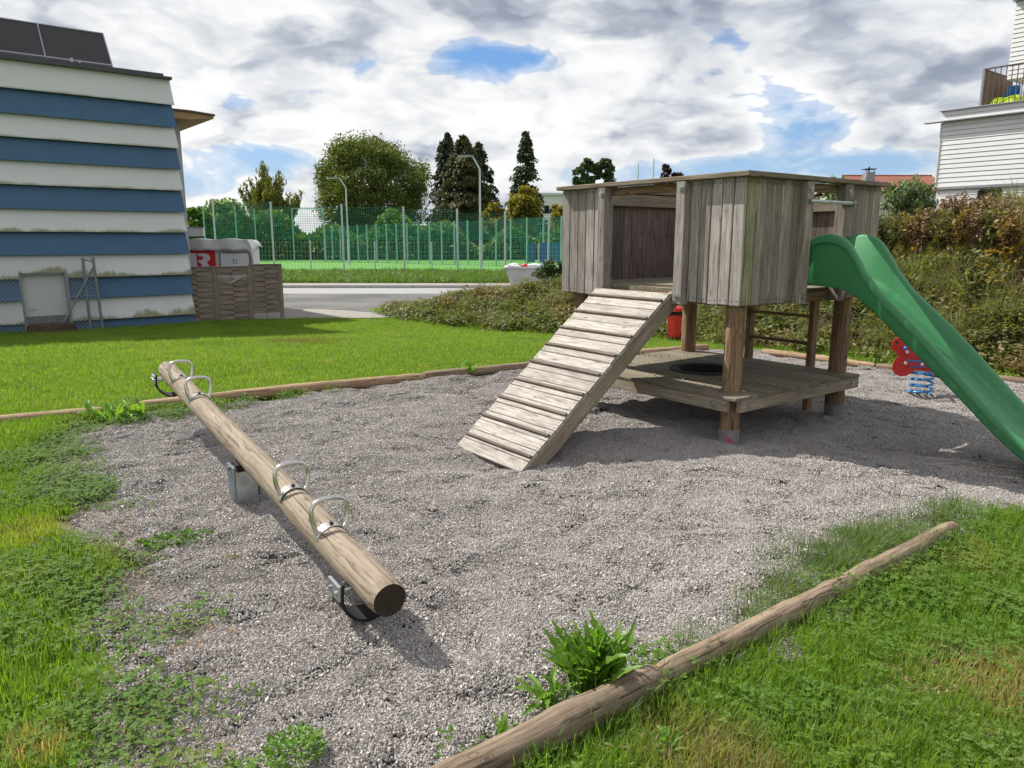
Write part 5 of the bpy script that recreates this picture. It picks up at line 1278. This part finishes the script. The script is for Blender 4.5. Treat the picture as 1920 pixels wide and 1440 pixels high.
# ---- single weeds with large leaves
def leaf_mesh(L, w, arch, teeth, seed, mat='leaf_weed'):
    rnd = random.Random(seed); b = MB(); n = 13; vs = []
    for i in range(n + 1):
        t = i / n; x = L * t; z = arch * math.sin(t * 1.9) * L - .12 * L * t * t; ww = w * (.25 + .75 * math.sin(min(1, t * 1.15) * 2.6)) * (1 if i % 2 == 0 else 1 - teeth) * (1 - max(0, t - .82) * 4.5)
        ww = max(ww, .001); vs += [(x, -ww, z + ww * .35), (x, 0, z), (x, ww, z + ww * .35)]
    b.add(vs, [(3*i + a, 3*i + 3 + a, 3*i + 4 + a, 3*i + 1 + a) for i in range(n) for a in (0, 1)]); return b.mesh('leaf', mat)
LM = [leaf_mesh(.22, .024, .30, .60, 1), leaf_mesh(.24, .021, .12, .62, 2), leaf_mesh(.19, .026, .4, .5, 3), leaf_mesh(.22, .021, .2, .6, 4)]
def weed(px, py, n, size, up, label, spread=.05, z=None, grp='leafy weeds at the gravel edge', meshes=LM):
    p = G(px, py, 0); t = thing('weed', label, 'weed', (p.x, p.y, -.005 if z is None else z), 0, grp)
    for i in range(n):
        a = random.uniform(0, 6.283); el = random.uniform(*up); s = size * random.uniform(.65, 1.15); q = spread * math.sqrt(random.random()); a2 = random.uniform(0, 6.28)
        m = Matrix.Translation((q * math.cos(a2), q * math.sin(a2), 0)) @ Matrix.Rotation(a, 4, 'Z') @ Matrix.Rotation(-el, 4, 'Y') @ Matrix.Rotation(random.uniform(-.5, .5), 4, 'X') @ Matrix.Scale(s, 4)
        obj('leaf', random.choice(meshes), t, m)
weed(1112, 1288, 170, .98, (.6, 1.5), 'large bushy green weed growing against the near border log', .085)
weed(1035, 1318, 24, .7, (.1, .8), 'low grey green weed left of the large bushy weed', .05)
weed(945, 1392, 6, .5, (.7, 1.3), 'small bright weed left of the near border log', .02)
q = G(552, 1428); t = thing('weed', 'dark fine leaved weed at the bottom edge in the gravel', 'weed', (q.x, q.y, 0), 0, 'leafy weeds at the gravel edge'); obj('foliage', leaf_clump(420, .085, .10, .026, .005, 301, 'leaf_weed', 'foliage', -.4).data, t)
weed(1245, 1405, 14, .38, (.2, .9), 'small rosette weed in the bare lawn patch on the right', .02)
weed(875, 703, 18, .95, (.3, 1.0), 'leafy weed growing at the far border log near the ramp', .10)
weed(225, 782, 34, 1.0, (.1, .9), 'leafy weed spilling over the border log at left', .24)
q = G(330, 1015); t = thing('weed', 'low green weed patch in the gravel left of the seesaw', 'weed', (q.x, q.y, -.01), .4, 'leafy weeds at the gravel edge'); o = obj('foliage', leaf_clump(420, .17, .05, .03, .009, 302, 'leaf_clover', 'foliage', 0).data, t); o.scale = (1.2, .6, 1)
q = G(135, 900); t = thing('weed', 'small green weed in the gravel near the left border', 'weed', (q.x, q.y, -.01), .2, 'leafy weeds at the gravel edge'); o = obj('foliage', leaf_clump(200, .12, .045, .03, .009, 303, 'leaf_clover', 'foliage', 0).data, t)
weed(980, 1428, 14, .40, (.2, .9), 'broad leaved weed on the lawn side of the near log', .07)
q = G(436, 1045); ms = tuft(60, .035, .02, .05, .0014, .03, 7, 'leaf_gold', 'moss'); o = obj('moss_tuft', ms.data, None, Matrix.Translation((q.x, q.y, -.012)), label='small yellow tuft of moss in the gravel beside the seesaw', category='moss')
o['kind'] = 'stuff'

# ---- trees
def quads(C, L, W, D, mat, name, U=None):
    n = len(C); D = D / np.linalg.norm(D, axis=1, keepdims=True)
    U = RNG.normal(size=(n, 3)) if U is None else U
    S = np.cross(D, U); S /= np.linalg.norm(S, axis=1, keepdims=True) + 1e-9
    L = np.broadcast_to(L, n)[:, None]; W = np.broadcast_to(W, n)[:, None]
    V = np.stack([C - D * L * .5, C + S * W * .5, C + D * L * .5, C - S * W * .5], 1).reshape(-1, 3)
    me = bpy.data.meshes.new(name); me.vertices.add(4*n); me.vertices.foreach_set('co', V.astype(np.float32).ravel())
    me.loops.add(4*n); me.loops.foreach_set('vertex_index', np.arange(4*n)); me.polygons.add(n)
    me.polygons.foreach_set('loop_start', np.arange(0, 4*n, 4)); me.polygons.foreach_set('loop_total', np.full(n, 4))
    me.materials.append(MATS[mat]); me.update(); me.validate(); return me
def limbs(b, p, d, L, r, depth, rnd, spread=.55):
    pts = [p]; q = p.copy(); dd = d.copy()
    for _ in range(4): dd = (dd + Vector((rnd.uniform(-.12, .12), rnd.uniform(-.12, .12), .05))).normalized(); q = q + dd * L / 4; pts.append(q.copy())
    b.tube(pts, [r * (1 - .12 * i) for i in range(5)], 7, cap=False); tips = [q]
    if depth:
        for _ in range(3 if depth > 1 else 2):
            nd = (dd + Vector((rnd.gauss(0, spread), rnd.gauss(0, spread), rnd.uniform(-.1, .5)))).normalized(); tips += limbs(b, pts[rnd.randint(2, 4)], nd, L * .72, r * .55, depth - 1, rnd, spread)
    return tips
def broad_tree(name, label, px, ptop, phalf, y, mat, pbot=None, n=9000, leaf=.34, seed=0, group=None, nclust=120, shape=1.0, trunk=.3, z0=None, upward=0.0, fill=.55):
    rnd = random.Random(seed); g = ZF if z0 is None else z0
    tp_ = YD(px, ptop, y); H_ = tp_.z - g; rw = phalf * y / 1411; zb = (YD(px, pbot, y).z - g) if pbot else H_ * .25
    t = thing(name, label, 'tree', (tp_.x, y, g), 0, group)
    b = MB(); b.tube([(0, 0, -.3), (.05, 0, zb * .5), (0, 0, max(zb, .8))], [trunk, trunk * .8, trunk * .7], 8); [limbs(b, Vector((0, 0, max(zb, .8) * rnd.uniform(.75, 1))), Vector((rnd.gauss(0, .6), rnd.gauss(0, .6), 1)).normalized(), min(rw, (H_ - zb) * .5) * .62, trunk * .5, 2, rnd, .45) for _ in range(6)]; b.build('trunk', 'bark', t, True)
    cz = (H_ + zb) / 2; hz_ = (H_ - zb) / 2
    u = RNG.normal(size=(nclust, 3)); u /= np.linalg.norm(u, axis=1, keepdims=True); rad = RNG.uniform(fill, 1.0, nclust) ** .6
    lump = 1 + .06 * np.sin(u[:, 0] * 5 + seed) + 0.07 * np.sin(u[:, 2] * 6 + u[:, 1] * 4 + seed * 2)
    cc = u * (rad * lump)[:, None]; wz = np.where(cc[:, 2] < 0, 1.0, shape); cc[:, 0] *= rw * .88; cc[:, 1] *= rw * .88; cc[:, 2] = cc[:, 2] * hz_ * .9 + cz
    ci = RNG.integers(0, nclust, n); cs = RNG.uniform(.10, .20, nclust) * rw * min(1, (90 / nclust) ** .35)
    off = np.clip(RNG.normal(size=(n, 3)), -1.7, 1.7) * cs[ci][:, None] * np.array([1, 1, .75]); C = cc[ci] + off
    D = RNG.normal(size=(n, 3)) + np.array([0, 0, upward]) + off * .6 / (rw * .15)
    obj('crown', quads(C, RNG.uniform(.7, 1.3, n) * leaf, RNG.uniform(.5, .8, n) * leaf, D, mat, 'crown'), t)
    return t
def conifer(label, px, ptop, phalf, y, mat, n=7000, seed=0, droop=.5, zlow=.06, ls=.5):
    rnd = random.Random(seed); tp_ = YD(px, ptop, y); H_ = tp_.z - ZF; rw = phalf * y / 1411
    t = thing('conifer', label, 'tree', (tp_.x, y, ZF), 0, 'dark conifers behind the pitch')
    b = MB(); b.tube([(0, 0, -.3), (0, 0, H_ * .5), (0, 0, H_ * .97)], [.4, .25, .03], 8); b.build('trunk', 'bark', t, True)
    nb_ = 330; zb_ = H_ * (zlow + (1 - zlow) * RNG.random(nb_) ** 1.25); ab = RNG.uniform(0, 6.283, nb_)
    rl_ = rw * np.clip(((H_ - zb_) / H_) ** .60, .03, 1) * 1.75 * RNG.uniform(.6, 1.12, nb_)
    i = RNG.integers(0, nb_, n); s = RNG.random(n) ** .62; r_ = rl_[i] * s
    z = zb_[i] + .25 * r_ - droop * (r_ ** 1.35) * .55 - RNG.random(n) * .45 * s + RNG.normal(size=n) * .08; sp_ = RNG.normal(size=n) * .16 * (1 + r_ * .35)
    C = np.stack([r_ * np.cos(ab[i]) - sp_ * np.sin(ab[i]), r_ * np.sin(ab[i]) + sp_ * np.cos(ab[i]), np.clip(z, .2, H_)], -1)
    D = np.stack([np.cos(ab[i]) * .7, np.sin(ab[i]) * .7, np.full(n, -.75)], -1) + RNG.normal(size=(n, 3)) * .3
    obj('crown', quads(C, RNG.uniform(.6, 1.3, n) * ls, RNG.uniform(.3, .5, n) * ls, D, mat, 'crown'), t)
GR = 'trees behind the pitch'
broad_tree('large_tree', 'large round olive green tree behind the pitch', 694, 246, 112, 85, 'leaf_bigtree', pbot=478, n=80000, leaf=.25, seed=3, group=GR, nclust=420, trunk=.55)
conifer('left conifer of the dark group beside the large tree', 838, 251, 36, 92, 'leaf_conifer', 11000, 1)
conifer('brownish middle conifer of the dark group', 868, 255, 50, 90, 'leaf_conifer_brown', 16000, 2)
conifer('right conifer of the dark group behind the tall lamp', 897, 268, 36, 93, 'leaf_conifer', 11000, 3)
conifer('lone narrow conifer standing left of the apartment block', 986, 246, 30, 95, 'leaf_conifer', 11000, 4, zlow=.0)
broad_tree('gold_tree', 'golden autumn tree in front of the lone conifer', 983, 348, 33, 78, 'leaf_gold', pbot=440, n=6000, leaf=.34, seed=8, group=GR, nclust=80)
broad_tree('gold_tree', 'smaller yellow green tree left of the golden tree', 930, 376, 28, 76, 'leaf_gold', pbot=455, n=4000, leaf=.32, seed=9, group=GR, nclust=60)
broad_tree('gold_tree', 'orange leaved tree below the apartment block', 1050, 380, 20, 72, 'leaf_gold', pbot=450, n=3000, leaf=.3, seed=10, group=GR, nclust=50)
broad_tree('twin_tree', 'left half of the dark rounded tree pair above the tower', 1096, 290, 21, 100, 'leaf_dark', pbot=455, n=9000, leaf=.42, seed=11, group=GR, nclust=60)
broad_tree('twin_tree', 'taller right half of the dark rounded tree pair above the tower', 1131, 280, 25, 101, 'leaf_dark', pbot=455, n=11000, leaf=.42, seed=12, group=GR, nclust=70)
broad_tree('purple_tree', 'left dark purple tree right of the flagpoles', 1246, 301, 18, 90, 'leaf_purple', pbot=455, n=6000, leaf=.4, seed=13, group=GR, nclust=40)
broad_tree('purple_tree', 'lower right dark purple tree right of the flagpoles', 1271, 306, 14, 90, 'leaf_purple', pbot=455, n=4500, leaf=.4, seed=14, group=GR, nclust=32)
broad_tree('green_bush', 'dense green bush beside the pale block', 372, 388, 28, 70, 'leaf_green', pbot=480, n=5000, leaf=.36, seed=15, group=GR, nclust=60)
t = broad_tree('willow_tree', 'pale green weeping willow behind the kiosk', 425, 374, 46, 72, 'leaf_willow', pbot=478, n=8000, leaf=.42, seed=16, group=GR, nclust=90, upward=-1.6)
broad_tree('green_tree', 'mid green tree between the willow and the vase-shaped tree', 487, 398, 34, 78, 'leaf_green', pbot=492, n=6000, leaf=.36, seed=17, group=GR, nclust=80)
broad_tree('green_tree', 'green tree at the right end of the far fence', 1040, 425, 30, 66, 'leaf_green', pbot=490, n=4000, leaf=.3, seed=18, group=GR, nclust=60)
# far hedge that reads as one mass
n = 44000; X = RNG.uniform(-30, 36, n); top_ = 2.9 + .8 * np.sin(X * .45) + .8 * np.sin(X * 1.1 + 2) - np.clip((X + 4) * .12, -.5, 1.2); Z = RNG.random(n) ** .8 * top_; Y = 74 + RNG.normal(size=n) * .9 + .6 * np.sin(X * .8)
obj('hedge', quads(np.stack([X, Y, Z + ZF], -1), RNG.uniform(.3, .55, n), RNG.uniform(.18, .34, n), RNG.normal(size=(n, 3)), 'leaf_green', 'hedge'), kind='stuff', label='dark green hedge behind the far fence', category='hedge')
# shrubs on the bank
def shrub(name, label, px, ptop, pbot, phalf, y, mat, n, leaf, seed, up=1.2, stems=14, cat='shrub', grp='shrubs on top of the bank', zb=None, thick=1):
    rnd = random.Random(seed); base = YD(px, pbot, y); base.z = min(base.z, terr(base.x, y) + .05) if zb is None else zb; tp_ = YD(px, ptop, y); H_ = tp_.z - base.z; rw = phalf * y / 1411
    t = thing(name, label, cat, (base.x, y, base.z), 0, grp); b = MB(); C = []; D = []
    for s in range(stems):
        a = rnd.uniform(0, 6.28); rr = rw * rnd.uniform(.2, 1); hh_ = H_ * rnd.uniform(.55, 1.0) * (1 - .35 * (rr / rw)); pts = [Vector((0.15 * rr * math.cos(a), .15 * rr * math.sin(a), -.3))]
        for i in range(1, 6): u = i / 5; pts.append(Vector((rr * u ** 1.4 * math.cos(a), rr * u ** 1.4 * math.sin(a), hh_ * u + rnd.uniform(-.02, .02))))
        b.tube(pts, [q_ * thick for q_ in (.012, .010, .008, .006, .004, .002)], 5, cap=False)
        for _ in range(n // stems):
            u = rnd.uniform(.06, 1) ** .8; i = min(4, int(u * 5)); f = u * 5 - i; p = pts[i].lerp(pts[i+1], f); C.append(list(p + Vector((rnd.gauss(0, .05), rnd.gauss(0, .05), rnd.gauss(0, .05))) * (rw * .8 + .3))); D.append([rnd.gauss(0, 1), rnd.gauss(0, 1), rnd.gauss(up, .6)])
    b.build('stem', 'bark', t, kind='stuff'); C = np.array(C); nn = len(C); obj('crown', quads(C, RNG.uniform(.7, 1.3, nn) * leaf, RNG.uniform(.25, .4, nn) * leaf, np.array(D), mat, 'crown'), t)
shrub('vase_tree', 'olive vase-shaped tree left of the large tree', 515, 286, 492, 62, 80, 'leaf_olive', 24000, .46, 21, up=1.8, stems=90, cat='tree', grp=GR, zb=ZF, thick=5)
shrub('grey_shrub', 'grey green bushy shrub left of the white house', 1697, 322, 405, 54, 14, 'leaf_grey', 6500, .10, 1, stems=70)
shrub('feathery_shrub', 'tall feathery plant above the right side of the tower', 1562, 291, 380, 34, 15, 'leaf_grey', 1500, .12, 2)
shrub('feathery_shrub', 'short feathery tip above the tower near its slide opening', 1519, 306, 380, 10, 15, 'leaf_grey', 350, .11, 3, stems=5)
shrub('feathery_shrub', 'green leafy tips rising behind the tower roof', 1352, 313, 390, 30, 17, 'leaf_green', 900, .15, 4, stems=8)
shrub('brown_shrub', 'brown seeded shrub before the white house wall', 1795, 350, 400, 40, 12.5, 'leaf_dry', 1500, .08, 5, stems=40)
shrub('brown_shrub', 'brown seeded shrub below the dark house window', 1862, 356, 400, 44, 12.2, 'leaf_dry', 1500, .08, 6, stems=40)
for i_, lab_ in enumerate(("rust brown shrub at the bank crest touching the tower's right wall", 'olive leafy shrub on the crest left of the grey green shrub', 'orange tinted shrub just below the grey green shrub', 'rust brown shrub below the left corner of the white house',
                           'olive leafy shrub below the left end of the white house wall', 'orange tinted shrub left of the dark house window', 'rust brown shrub just below the dark house window', 'olive leafy shrub right of the dark house window', 'orange tinted shrub on the bank crest at the right picture edge')):
    px_ = 1640 + 33 * i_
    shrub('bank_shrub', lab_, px_ + random.uniform(-8, 8), 374 - 6 * math.sin(i_) - (px_ - 1640) * .02, 405, 36, 12.3 - (px_ - 1640) * .006, ['leaf_dry', 'leaf_bank', 'leaf_rust'][i_ % 3], 1300, .085, 40 + i_, up=.6, stems=36)
shrub('dark_shrub', 'dark drooping shrub at the left foot of the tower', 1040, 480, 545, 40, 19, 'leaf_dark', 2600, .16, 7, up=.2, stems=26)
